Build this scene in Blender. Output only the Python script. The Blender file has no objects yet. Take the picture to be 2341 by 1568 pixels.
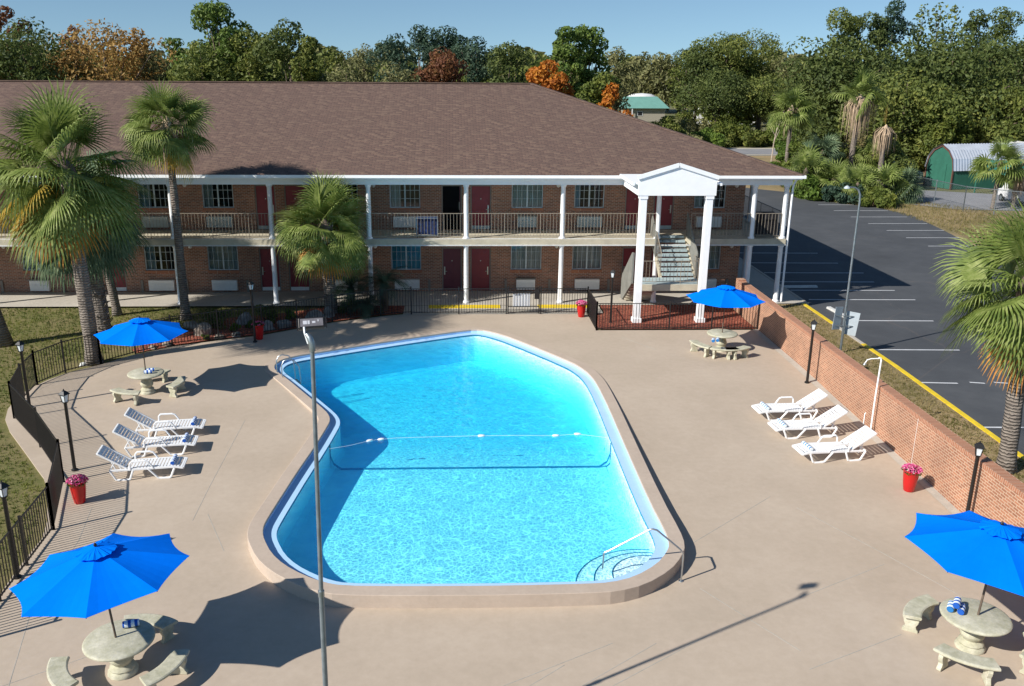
import bpy, bmesh, math, random
import numpy as np
from mathutils import Vector, Matrix
R=math.radians; pi=math.pi
scn=bpy.context.scene; COL=scn.collection
random.seed(7); np.random.seed(7)

# ------------------------------------------------------------------ camera
PSI,TH,RHO,FPX,CX,CY,CAMH=.0361,.2991,-.0058,2042.,1107.,784.,10.8
fw=Vector((math.sin(PSI)*math.cos(TH),math.cos(PSI)*math.cos(TH),-math.sin(TH)))
rt=Vector((math.cos(PSI),-math.sin(PSI),0)); dn=fw.cross(rt)
c_,s_=math.cos(RHO),math.sin(RHO)
rt2=rt*c_+dn*s_; dn2=dn*c_-rt*s_
cam=bpy.data.cameras.new('camera'); camo=bpy.data.objects.new('camera',cam); COL.objects.link(camo)
m=Matrix((( rt2.x,-dn2.x,-fw.x),(rt2.y,-dn2.y,-fw.y),(rt2.z,-dn2.z,-fw.z))).to_4x4()
m.translation=Vector((0,0,CAMH)); camo.matrix_world=m
cam.sensor_width=36; cam.lens=FPX/2340*36; cam.shift_x=(1170-CX)/2340; cam.clip_end=3000; cam.clip_start=.2
scn.camera=camo
def ray(x,y): return rt2*((x-CX)/FPX)+dn2*((y-CY)/FPX)+fw
def at(x,y,z=0.):                      # picture point -> point on the level z
    r=ray(x,y); t=(z-CAMH)/r.z; return Vector((r.x*t,r.y*t,z))
def fy(x,y,Y):                         # picture point -> point on the upright plane at depth Y
    r=ray(x,y); t=Y/r.y; return Vector((r.x*t,Y,CAMH+r.z*t))
def dz(Y): return -.02*max(0.,min(32.,32.-Y))   # the deck falls gently towards the viewer
def dk(x,y):
    p=at(x,y,0)
    for _ in range(8): p=at(x,y,dz(p.y))
    return p

# ------------------------------------------------------------------ materials
MATS={}
def newmat(n):
    m=bpy.data.materials.new(n); m.use_nodes=True; MATS[n]=m
    nt=m.node_tree; b=nt.nodes['Principled BSDF']; return m,nt,b
def N(nt,t,**k):
    n=nt.nodes.new(t)
    for a,v in k.items():
        if a.startswith('i_'):
            key=a[2:]; key=int(key) if key.isdigit() else key.replace('_',' ')
            n.inputs[key].default_value=v
        else: setattr(n,a,v)
    return n
def L(nt,a,b): nt.links.new(a,b)
def ramp(nt,fac,stops):
    r=nt.nodes.new('ShaderNodeValToRGB'); e=r.color_ramp.elements
    while len(e)<len(stops): e.new(.5)
    for i,(p,c) in enumerate(stops): e[i].position=p; e[i].color=(*c,1)
    L(nt,fac,r.inputs[0]); return r.outputs[0]
def mix(nt,fac,a,b,mode='MIX'):
    n=nt.nodes.new('ShaderNodeMix'); n.data_type='RGBA'; n.blend_type=mode
    for s,v in ((0,fac),(6,a),(7,b)):
        if hasattr(v,'is_linked') or isinstance(v,bpy.types.NodeSocket): L(nt,v,n.inputs[s])
        else: n.inputs[s].default_value=v if s==0 else (*v,1)
    return n.outputs[2]
def coord(nt,kind='Object',scale=(1,1,1)):
    t=nt.nodes.new('ShaderNodeTexCoord'); mp=nt.nodes.new('ShaderNodeMapping'); mp.inputs['Scale'].default_value=scale
    L(nt,t.outputs[kind],mp.inputs[0]); return mp.outputs[0]
def noise(nt,vec,scale,detail=4,rough=.6):
    n=nt.nodes.new('ShaderNodeTexNoise'); n.inputs['Scale'].default_value=scale; n.inputs['Detail'].default_value=detail; n.inputs['Roughness'].default_value=rough
    if vec is not None: L(nt,vec,n.inputs['Vector'])
    return n.outputs[0]
def bump(nt,b,h,strength=.3,dist=.02):
    n=nt.nodes.new('ShaderNodeBump'); n.inputs['Strength'].default_value=strength; n.inputs['Distance'].default_value=dist
    L(nt,h,n.inputs['Height']); L(nt,n.outputs[0],b.inputs['Normal'])
def simple(name,col,rough=.6,metal=0,var=.12,scale=8,spec=.5,bmp=0):
    m,nt,b=newmat(name); v=coord(nt,'Object'); n=noise(nt,v,scale)
    lo=tuple(max(0,c*(1-var)) for c in col); hi=tuple(min(1,c*(1+var)) for c in col)
    L(nt,ramp(nt,n,[(.3,lo),(.7,hi)]),b.inputs['Base Color']); b.inputs['Roughness'].default_value=rough
    b.inputs['Metallic'].default_value=metal; b.inputs['Specular IOR Level'].default_value=spec
    if bmp: bump(nt,b,n,bmp)
    return m
def foliage(name,cols,scale=.45,trans=.35,fine=2.2):
    m,nt,b=newmat(name); v=coord(nt,'Object'); n1=noise(nt,v,scale,3); n2=noise(nt,v,fine,3)
    a=nt.nodes.new('ShaderNodeMath'); a.operation='MULTIPLY_ADD'; L(nt,n2,a.inputs[0]); a.inputs[1].default_value=.5; 
    h=nt.nodes.new('ShaderNodeMath'); h.operation='MULTIPLY'; L(nt,n1,h.inputs[0]); h.inputs[1].default_value=.5; L(nt,h.outputs[0],a.inputs[2])
    k=len(cols); c=ramp(nt,a.outputs[0],[(.34+.32*i/(k-1),x) for i,x in enumerate(cols)])
    b.inputs['Roughness'].default_value=.6; b.inputs['Specular IOR Level'].default_value=.3; L(nt,c,b.inputs['Base Color'])
    t=nt.nodes.new('ShaderNodeBsdfTranslucent'); L(nt,c,t.inputs[0]); mx=nt.nodes.new('ShaderNodeMixShader'); mx.inputs[0].default_value=trans
    L(nt,b.outputs[0],mx.inputs[1]); L(nt,t.outputs[0],mx.inputs[2]); L(nt,mx.outputs[0],nt.nodes['Material Output'].inputs[0]); return m
def uvwall(nt,scale=1.):               # (along the wall, up) on any upright face
    g=nt.nodes.new('ShaderNodeNewGeometry'); s=nt.nodes.new('ShaderNodeSeparateXYZ'); L(nt,g.outputs['Position'],s.inputs[0])
    sn=nt.nodes.new('ShaderNodeSeparateXYZ'); L(nt,g.outputs['True Normal'],sn.inputs[0])
    ax=nt.nodes.new('ShaderNodeMath'); ax.operation='ABSOLUTE'; L(nt,sn.outputs[0],ax.inputs[0])
    gt=nt.nodes.new('ShaderNodeMath'); gt.operation='GREATER_THAN'; L(nt,ax.outputs[0],gt.inputs[0]); gt.inputs[1].default_value=.5
    mx=nt.nodes.new('ShaderNodeMix'); L(nt,gt.outputs[0],mx.inputs[0]); L(nt,s.outputs[0],mx.inputs[2]); L(nt,s.outputs[1],mx.inputs[3])
    c=nt.nodes.new('ShaderNodeCombineXYZ'); L(nt,mx.outputs[0],c.inputs[0]); L(nt,s.outputs[2],c.inputs[1]); return c.outputs[0]
def brick(name,c1,c2,mortar,bw=.215,rh=.075,ms=.012,rot=False,vary=.5):
    m,nt,b=newmat(name); v=uvwall(nt)
    t=N(nt,'ShaderNodeTexBrick'); L(nt,v,t.inputs['Vector'])
    t.inputs['Color1'].default_value=(*c1,1); t.inputs['Color2'].default_value=(*c2,1); t.inputs['Mortar'].default_value=(*mortar,1)
    t.inputs['Scale'].default_value=1; t.inputs['Mortar Size'].default_value=ms; t.inputs['Brick Width'].default_value=bw; t.inputs['Row Height'].default_value=rh
    t.inputs['Mortar Smooth'].default_value=.2
    n=noise(nt,v,.9,5); c=mix(nt,.5,t.outputs[0],ramp(nt,n,[(.3,(.55,.55,.55)),(.7,(1.25,1.2,1.15))]),'MULTIPLY')
    L(nt,c,b.inputs['Base Color']); b.inputs['Roughness'].default_value=.85
    bump(nt,b,t.outputs['Fac'],-.4,.01); return m
brick('motel_brick',(.38,.15,.078),(.19,.08,.045),(.40,.33,.27),ms=.011)
brick('wall_brick',(.42,.19,.11),(.28,.12,.07),(.52,.38,.27),ms=.011)
m,nt,b=newmat('wall_cap_brick')          # bricks laid on edge across the top
g=nt.nodes.new('ShaderNodeNewGeometry'); s=nt.nodes.new('ShaderNodeSeparateXYZ'); L(nt,g.outputs['Position'],s.inputs[0])
cc=nt.nodes.new('ShaderNodeCombineXYZ'); L(nt,s.outputs[0],cc.inputs[0]); L(nt,s.outputs[1],cc.inputs[1])
t=N(nt,'ShaderNodeTexBrick'); L(nt,cc.outputs[0],t.inputs['Vector']); t.inputs['Color1'].default_value=(.40,.165,.09,1); t.inputs['Color2'].default_value=(.30,.12,.065,1); t.inputs['Mortar'].default_value=(.5,.36,.26,1)
t.inputs['Scale'].default_value=1; t.inputs['Mortar Size'].default_value=.009; t.inputs['Brick Width'].default_value=.6; t.inputs['Row Height'].default_value=.078
L(nt,t.outputs[0],b.inputs['Base Color']); b.inputs['Roughness'].default_value=.85; bump(nt,b,t.outputs['Fac'],-.4,.01)
# roof shingles
m,nt,b=newmat('shingles'); v=uvwall(nt)
g=nt.nodes.new('ShaderNodeNewGeometry'); s=nt.nodes.new('ShaderNodeSeparateXYZ'); L(nt,g.outputs['Position'],s.inputs[0])
sn=nt.nodes.new('ShaderNodeSeparateXYZ'); L(nt,g.outputs['True Normal'],sn.inputs[0])
ax=N(nt,'ShaderNodeMath',operation='ABSOLUTE'); L(nt,sn.outputs[0],ax.inputs[0]); gt=N(nt,'ShaderNodeMath',operation='GREATER_THAN'); L(nt,ax.outputs[0],gt.inputs[0]); gt.inputs[1].default_value=.15
mx=nt.nodes.new('ShaderNodeMix'); L(nt,gt.outputs[0],mx.inputs[0]); L(nt,s.outputs[0],mx.inputs[2]); L(nt,s.outputs[1],mx.inputs[3])
zz=N(nt,'ShaderNodeMath',operation='MULTIPLY'); L(nt,s.outputs[2],zz.inputs[0]); zz.inputs[1].default_value=3.2
c=nt.nodes.new('ShaderNodeCombineXYZ'); L(nt,mx.outputs[0],c.inputs[0]); L(nt,zz.outputs[0],c.inputs[1])
t=N(nt,'ShaderNodeTexBrick'); L(nt,c.outputs[0],t.inputs['Vector']); t.inputs['Color1'].default_value=(.155,.100,.080,1); t.inputs['Color2'].default_value=(.108,.072,.062,1); t.inputs['Mortar'].default_value=(.075,.055,.05,1)
t.inputs['Scale'].default_value=1; t.inputs['Mortar Size'].default_value=.012; t.inputs['Brick Width'].default_value=.30; t.inputs['Row Height'].default_value=.145; t.inputs['Bias'].default_value=-.1
vo=N(nt,'ShaderNodeTexBrick'); mp=N(nt,'ShaderNodeMapping'); mp.inputs['Location'].default_value=(.11,.04,0); L(nt,c.outputs[0],mp.inputs[0]); L(nt,mp.outputs[0],vo.inputs['Vector'])
vo.inputs['Color1'].default_value=(0,0,0,1); vo.inputs['Color2'].default_value=(1,1,1,1); vo.inputs['Mortar'].default_value=(0,0,0,1); vo.inputs['Scale'].default_value=1; vo.inputs['Brick Width'].default_value=.3; vo.inputs['Row Height'].default_value=.145; vo.inputs['Bias'].default_value=-.5
vo.inputs['Mortar Size'].default_value=.002
c1=mix(nt,vo.outputs[0],t.outputs[0],(.235,.16,.118))
nn=noise(nt,c.outputs[0],.35,5); nf=noise(nt,c.outputs[0],5,2)
c2=mix(nt,.2,c1,ramp(nt,nn,[(.25,(.84,.85,.88)),(.75,(1.12,1.08,1.05))]),'MULTIPLY'); c2=mix(nt,.6,c2,ramp(nt,nf,[(.3,(.9,.9,.9)),(.7,(1.1,1.1,1.1))]),'MULTIPLY')
L(nt,c2,b.inputs['Base Color']); b.inputs['Roughness'].default_value=.95; b.inputs['Specular IOR Level'].default_value=.2; bump(nt,b,t.outputs['Fac'],-.5,.02)

def ground(name,stops,s1,s2,w=.5,rough=.95,bm=0,bs=40,cracks=None):
    m,nt,b=newmat(name); g=nt.nodes.new('ShaderNodeNewGeometry'); p=g.outputs['Position']
    n1=noise(nt,p,s1,6,.65); n2=noise(nt,p,s2,4,.7)
    a=N(nt,'ShaderNodeMath',operation='MULTIPLY'); L(nt,n1,a.inputs[0]); a.inputs[1].default_value=1-w
    a2=N(nt,'ShaderNodeMath',operation='MULTIPLY_ADD'); L(nt,n2,a2.inputs[0]); a2.inputs[1].default_value=w; L(nt,a.outputs[0],a2.inputs[2])
    c=ramp(nt,a2.outputs[0],stops)
    if cracks:
        vo=N(nt,'ShaderNodeTexVoronoi',feature='DISTANCE_TO_EDGE'); d=noise(nt,p,.6,3)
        vm=N(nt,'ShaderNodeVectorMath',operation='MULTIPLY_ADD'); L(nt,d,vm.inputs[0]); vm.inputs[1].default_value=(1.6,1.6,0); L(nt,p,vm.inputs[2])
        L(nt,vm.outputs[0],vo.inputs['Vector']); vo.inputs['Scale'].default_value=cracks
        f=N(nt,'ShaderNodeMapRange'); L(nt,vo.outputs[0],f.inputs[0]); f.inputs[1].default_value=.0; f.inputs[2].default_value=.004; f.inputs[3].default_value=.16; f.inputs[4].default_value=0
        c=mix(nt,f.outputs[0],c,(.2,.15,.12))
    L(nt,c,b.inputs['Base Color']); b.inputs['Roughness'].default_value=rough
    if bm: bump(nt,b,noise(nt,p,bs,3),bm,.02)
    return m
ground('deck_coat',[(.3,(.405,.328,.25)),(.5,(.465,.378,.293)),(.68,(.52,.43,.338))],.3,5,.35,.75,.08,60)
ground('coping_coat',[(.3,(.42,.335,.265)),(.7,(.54,.44,.355))],.8,9,.4,.7,.1,60)
ground('old_concrete',[(.3,(.36,.33,.28)),(.5,(.46,.42,.36)),(.7,(.54,.5,.43))],.5,7,.5,.9,.2,40,cracks=.22)
ground('pavement_concrete',[(.3,(.25,.25,.23)),(.5,(.38,.37,.33)),(.7,(.46,.44,.4))],.7,6,.5,.9,.2,40,cracks=.3)
ground('asphalt',[(.3,(.046,.049,.055)),(.5,(.064,.068,.075)),(.7,(.092,.096,.102))],.16,.9,.35,.85,.25,90,cracks=.09)
ground('gravel_drive',[(.3,(.17,.17,.18)),(.7,(.30,.30,.32))],.4,8,.5,.95,.3,50)
ground('lawn',[(.3,(.075,.085,.022)),(.42,(.12,.125,.03)),(.55,(.19,.16,.06)),(.7,(.27,.21,.12))],.5,7,.45,1,.8,90)
ground('dry_grass',[(.3,(.11,.115,.035)),(.45,(.22,.17,.08)),(.7,(.42,.29,.16))],.18,6,.35,1,.6,60)
ground('far_field',[(.3,(.06,.075,.025)),(.5,(.13,.13,.05)),(.7,(.28,.21,.11))],.05,2,.4,1)
m,nt,b=newmat('red_mulch'); g=nt.nodes.new('ShaderNodeNewGeometry'); vo=N(nt,'ShaderNodeTexVoronoi'); mp=N(nt,'ShaderNodeMapping'); mp.inputs['Scale'].default_value=(14,26,20); L(nt,g.outputs['Position'],mp.inputs[0]); L(nt,mp.outputs[0],vo.inputs['Vector']); vo.inputs['Scale'].default_value=1
sp=N(nt,'ShaderNodeSeparateColor'); L(nt,vo.outputs['Color'],sp.inputs[0])
L(nt,ramp(nt,sp.outputs[0],[(0,(.09,.02,.012)),(.45,(.26,.055,.03)),(.8,(.42,.11,.06)),(1,(.5,.22,.13))]),b.inputs['Base Color']); b.inputs['Roughness'].default_value=.9; bump(nt,b,vo.outputs[0],.9,.05)
simple('white_paint',(.90,.91,.92),.45,0,.03,3); simple('cream_slab',(.50,.45,.34),.8,0,.14,2); simple('stone_white',(.62,.62,.6),.7)
simple('red_door',(.22,.022,.028),.45,0,.1,3); simple('maroon_door',(.12,.018,.03),.5,0,.1,3)
simple('door_frame',(.21,.18,.15),.6); simple('brass',(.5,.47,.4),.35,.8); simple('window_frame',(.50,.58,.60),.45)
simple('curtain',(.46,.47,.42),.9,0,.15,1.5); simple('blue_curtain',(.30,.44,.52),.9,0,.2,1); simple('teal_curtain',(.16,.48,.55),.8,0,.3,1)
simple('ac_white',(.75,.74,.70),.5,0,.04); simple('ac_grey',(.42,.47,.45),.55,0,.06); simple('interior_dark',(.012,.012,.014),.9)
simple('rail_metal',(.32,.27,.21),.5,.2); simple('black_paint',(.012,.011,.011),.4,0,.2); simple('fence_black',(.014,.012,.012),.45,0,.2)
simple('galvanised',(.33,.37,.39),.38,.75,.18,6); simple('dull_grey_metal',(.24,.28,.31),.45,.5,.2,6); simple('stainless',(.5,.52,.53),.42,1,.03); simple('blue_canvas',(.0,.175,.86),1,0,.05,3,.03)
simple('white_plastic',(.82,.83,.84),.35,0,.03,4); simple('red_glaze',(.5,.012,.012),.22,0,.08,3); simple('soil',(.05,.03,.02),.9)
simple('stair_teal',(.37,.45,.46),.7,0,.15,3); simple('stair_side',(.23,.125,.115),.8,0,.1,2); simple('parapet_grey',(.20,.20,.18),.8,0,.2,2)
simple('pool_paint',(.42,.64,.90),.4,0,.03,1.5); simple('tile_blue',(.03,.20,.32),.35); simple('yellow_paint',(.72,.52,.02),.6,0,.14,3); simple('line_white',(.62,.63,.65),.7,0,.12,3)
simple('lantern_glass',(.62,.66,.68),.15); simple('globe_glass',(.75,.72,.66),.3); simple('rope_white',(.8,.82,.84),.6)
simple('green_siding',(.028,.13,.09),.6,0,.12,1.5); simple('green_roof',(.035,.2,.15),.5,0,.1,2); simple('teal_roof',(.15,.32,.27),.5,0,.08,1); simple('beige_siding',(.34,.31,.25),.8); simple('white_siding',(.66,.66,.66),.7,0,.1,.6)
simple('brown_siding',(.12,.055,.04),.8); simple('corrugated',(.62,.66,.72),.35,.5,.1,1); simple('grey_rock',(.26,.24,.22),.9,0,.5,3,.3,.6); simple('boulder_pale',(.27,.23,.19),.9,0,.4,3,.3,.6)
simple('navy_cloth',(.008,.022,.08),.9,0,.7,6); simple('black_cloth',(.01,.01,.013),.9,0,.5,6); simple('pale_green_paint',(.3,.42,.38),.3,0,.15,2); simple('sign_back',(.50,.56,.60),.5,.2,.1,3)
simple('flood_lens',(.15,.14,.155),.5,0,.2,9); simple('led_white',(.5,.5,.54),.4); simple('bark_brown',(.13,.10,.075),.95,0,.4,3,.2,.5); simple('pale_bark',(.42,.35,.28),.9,0,.3,3)
simple('dry_skirt',(.42,.31,.21),.95,0,.4,3); simple('deep_shade_leaf',(.02,.035,.02),.7,0,.5,2)
# cast stone with mossy stains
m,nt,b=newmat('cast_stone'); v=coord(nt,'Object'); n=noise(nt,v,2.2,6,.7); n2=noise(nt,v,14,3)
c=ramp(nt,n,[(.3,(.34,.33,.22)),(.5,(.47,.45,.34)),(.68,(.60,.57,.46))]); c=mix(nt,.5,c,ramp(nt,n2,[(.3,(.75,.75,.72)),(.7,(1.15,1.15,1.12))]),'MULTIPLY'); L(nt,c,b.inputs['Base Color']); b.inputs['Roughness'].default_value=.85; bump(nt,b,n2,.3,.02)
# palm bark: ringed
m,nt,b=newmat('palm_bark'); v=coord(nt,'Object',(1,1,1)); w=N(nt,'ShaderNodeTexWave',bands_direction='Z'); L(nt,v,w.inputs[0]); w.inputs['Scale'].default_value=3.2; w.inputs['Distortion'].default_value=3.5; w.inputs['Detail'].default_value=4; w.inputs['Detail Scale'].default_value=3
n=noise(nt,v,5,5); c=mix(nt,.55,ramp(nt,w.outputs[1],[(.1,(.085,.068,.055)),(.8,(.27,.225,.185))]),ramp(nt,n,[(.3,(.10,.08,.07)),(.7,(.36,.31,.26))])); L(nt,c,b.inputs['Base Color']); b.inputs['Roughness'].default_value=.95; bump(nt,b,w.outputs[1],.8,.05)
foliage('palm_green',[(.07,.115,.025),(.19,.245,.055),(.40,.44,.17)],1.2,.3,4)
foliage('palm_silver',[(.035,.07,.04),(.11,.165,.085),(.26,.32,.18)],1.2,.25,4)
foliage('palm_yellow',[(.30,.26,.04),(.52,.36,.06),(.62,.26,.05)],1.5,.3,4)
foliage('palm_orange',[(.30,.12,.03),(.60,.27,.05),(.75,.36,.07)],1.5,.3,4)
foliage('fol_dark',[(0.039,0.057,0.022),(0.090,0.124,0.032),(0.206,0.233,0.062)])
foliage('fol_mid',[(0.060,0.089,0.022),(0.144,0.177,0.039),(0.332,0.332,0.081)])
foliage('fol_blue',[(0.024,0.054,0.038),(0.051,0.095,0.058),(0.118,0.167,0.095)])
foliage('fol_pine',[(0.055,0.111,0.025),(0.125,0.189,0.039),(0.248,0.311,0.062)])
foliage('fol_grey',[(0.097,0.111,0.045),(0.195,0.199,0.081),(0.387,0.355,0.151)])
foliage('fol_yellowgreen',[(.055,.085,.016),(.13,.165,.03),(.26,.27,.055)])
foliage('fol_lime',[(.05,.10,.015),(.12,.19,.03),(.22,.30,.05)])
foliage('fol_brownorange',[(.20,.11,.035),(.42,.25,.075),(.60,.42,.16)])
foliage('fol_orange',[(.26,.07,.015),(.50,.17,.025),(.60,.28,.03)])
foliage('fol_rust',[(.10,.04,.025),(.20,.08,.04),(.26,.15,.05)])
foliage('fol_reedtan',[(.12,.12,.03),(.26,.22,.09),(.42,.32,.17)])
foliage('flower_pink',[(.55,.02,.14),(.75,.10,.32),(.8,.35,.5)],9,.2,25)
foliage('flower_white',[(.5,.5,.4),(.7,.7,.6),(.8,.8,.7)],9,.2,25)
# striped towel: bands along local X
m,nt,b=newmat('striped_towel'); t=nt.nodes.new('ShaderNodeTexCoord'); w=N(nt,'ShaderNodeTexWave',bands_direction='X',wave_profile='SIN'); L(nt,t.outputs['Object'],w.inputs[0]); w.inputs['Scale'].default_value=2.6; w.inputs['Phase Offset'].default_value=1.2
L(nt,ramp(nt,w.outputs[1],[(.42,(.01,.09,.42)),(.5,(.78,.86,.9))]),b.inputs['Base Color']); b.inputs['Roughness'].default_value=1
m,nt,b=newmat('pale_striped_towel'); t=nt.nodes.new('ShaderNodeTexCoord'); w=N(nt,'ShaderNodeTexWave',bands_direction='X',wave_profile='SIN'); L(nt,t.outputs['Object'],w.inputs[0]); w.inputs['Scale'].default_value=2.6; w.inputs['Phase Offset'].default_value=1.2
L(nt,ramp(nt,w.outputs[1],[(.3,(.02,.16,.42)),(.42,(.78,.86,.9))]),b.inputs['Base Color']); b.inputs['Roughness'].default_value=1
# window glass
m,nt,b=newmat('window_glass'); b.inputs['Base Color'].default_value=(.02,.03,.04,1); b.inputs['Roughness'].default_value=.05
tr=nt.nodes.new('ShaderNodeBsdfTransparent'); tr.inputs[0].default_value=(.75,.85,.87,1); mx=nt.nodes.new('ShaderNodeMixShader'); fr=nt.nodes.new('ShaderNodeFresnel'); fr.inputs[0].default_value=1.7
gl=nt.nodes.new('ShaderNodeBsdfGlossy'); gl.inputs['Roughness'].default_value=.04; n=noise(nt,coord(nt,'Object'),1.2,2); bp=nt.nodes.new('ShaderNodeBump'); bp.inputs['Strength'].default_value=.1; L(nt,n,bp.inputs['Height']); L(nt,bp.outputs[0],gl.inputs['Normal'])
L(nt,fr.outputs[0],mx.inputs[0]); L(nt,tr.outputs[0],mx.inputs[1]); L(nt,gl.outputs[0],mx.inputs[2]); L(nt,mx.outputs[0],nt.nodes['Material Output'].inputs[0])
# pool plaster
m,nt,b=newmat('pool_plaster'); g=nt.nodes.new('ShaderNodeNewGeometry'); n=noise(nt,g.outputs['Position'],1.2,4); L(nt,ramp(nt,n,[(.3,(.80,.90,.92)),(.7,(.88,.96,.97))]),b.inputs['Base Color']); b.inputs['Roughness'].default_value=.8
# water: a rippled surface with sun caustics painted into its tint, over a body that takes the red out
m,nt,b=newmat('pool_water'); nt.nodes.remove(b); g=nt.nodes.new('ShaderNodeNewGeometry'); p=g.outputs['Position']
n1=noise(nt,p,2.4,3,.55); n2=noise(nt,p,.45,2,.5)
bp=nt.nodes.new('ShaderNodeBump'); bp.inputs['Strength'].default_value=.5; bp.inputs['Distance'].default_value=.07; L(nt,n1,bp.inputs['Height'])
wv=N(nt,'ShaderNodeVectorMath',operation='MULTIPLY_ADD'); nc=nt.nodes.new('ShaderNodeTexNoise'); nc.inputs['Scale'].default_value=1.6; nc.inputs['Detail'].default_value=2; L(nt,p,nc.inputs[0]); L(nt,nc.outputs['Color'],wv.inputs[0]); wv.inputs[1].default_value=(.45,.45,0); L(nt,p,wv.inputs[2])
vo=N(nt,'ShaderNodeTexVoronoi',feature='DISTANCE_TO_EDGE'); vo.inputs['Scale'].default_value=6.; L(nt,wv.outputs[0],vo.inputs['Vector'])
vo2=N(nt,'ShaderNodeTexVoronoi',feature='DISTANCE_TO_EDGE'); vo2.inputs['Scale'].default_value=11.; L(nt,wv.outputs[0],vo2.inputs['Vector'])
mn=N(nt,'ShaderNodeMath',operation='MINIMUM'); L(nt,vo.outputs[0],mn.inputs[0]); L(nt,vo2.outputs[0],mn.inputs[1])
down=ramp(nt,mn.outputs[0],[(0.,(1.9,1.9,1.9)),(.018,(1.4,1.4,1.4)),(.05,(.82,.82,.84)),(.12,(.60,.60,.64))])   # caustics painted as bright lines in the tint sunlight passes through
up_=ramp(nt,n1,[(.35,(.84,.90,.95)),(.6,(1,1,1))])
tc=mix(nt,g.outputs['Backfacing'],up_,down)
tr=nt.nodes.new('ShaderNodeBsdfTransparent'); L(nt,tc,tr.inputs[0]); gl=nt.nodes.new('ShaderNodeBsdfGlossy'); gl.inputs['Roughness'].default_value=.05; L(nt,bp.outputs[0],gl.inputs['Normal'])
dt=N(nt,'ShaderNodeVectorMath',operation='DOT_PRODUCT'); L(nt,bp.outputs[0],dt.inputs[0]); L(nt,g.outputs['Incoming'],dt.inputs[1])
ab=N(nt,'ShaderNodeMath',operation='ABSOLUTE'); L(nt,dt.outputs['Value'],ab.inputs[0]); om=N(nt,'ShaderNodeMath',operation='SUBTRACT',use_clamp=True); om.inputs[0].default_value=1; L(nt,ab.outputs[0],om.inputs[1])
pw=N(nt,'ShaderNodeMath',operation='POWER'); L(nt,om.outputs[0],pw.inputs[0]); pw.inputs[1].default_value=5
fr=N(nt,'ShaderNodeMath',operation='MULTIPLY_ADD'); L(nt,pw.outputs[0],fr.inputs[0]); fr.inputs[1].default_value=.9; fr.inputs[2].default_value=.02
mx=nt.nodes.new('ShaderNodeMixShader'); L(nt,fr.outputs[0],mx.inputs[0]); L(nt,tr.outputs[0],mx.inputs[1]); L(nt,gl.outputs[0],mx.inputs[2]); L(nt,mx.outputs[0],nt.nodes['Material Output'].inputs[0])
va=nt.nodes.new('ShaderNodeVolumeAbsorption'); va.inputs[0].default_value=(.0,.865,1,1); va.inputs[1].default_value=.60
vs_=nt.nodes.new('ShaderNodeVolumeScatter'); vs_.inputs['Color'].default_value=(.0,.35,1,1); vs_.inputs['Density'].default_value=.10
ad=nt.nodes.new('ShaderNodeAddShader'); L(nt,va.outputs[0],ad.inputs[0]); L(nt,vs_.outputs[0],ad.inputs[1]); L(nt,ad.outputs[0],nt.nodes['Material Output'].inputs['Volume'])

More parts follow.
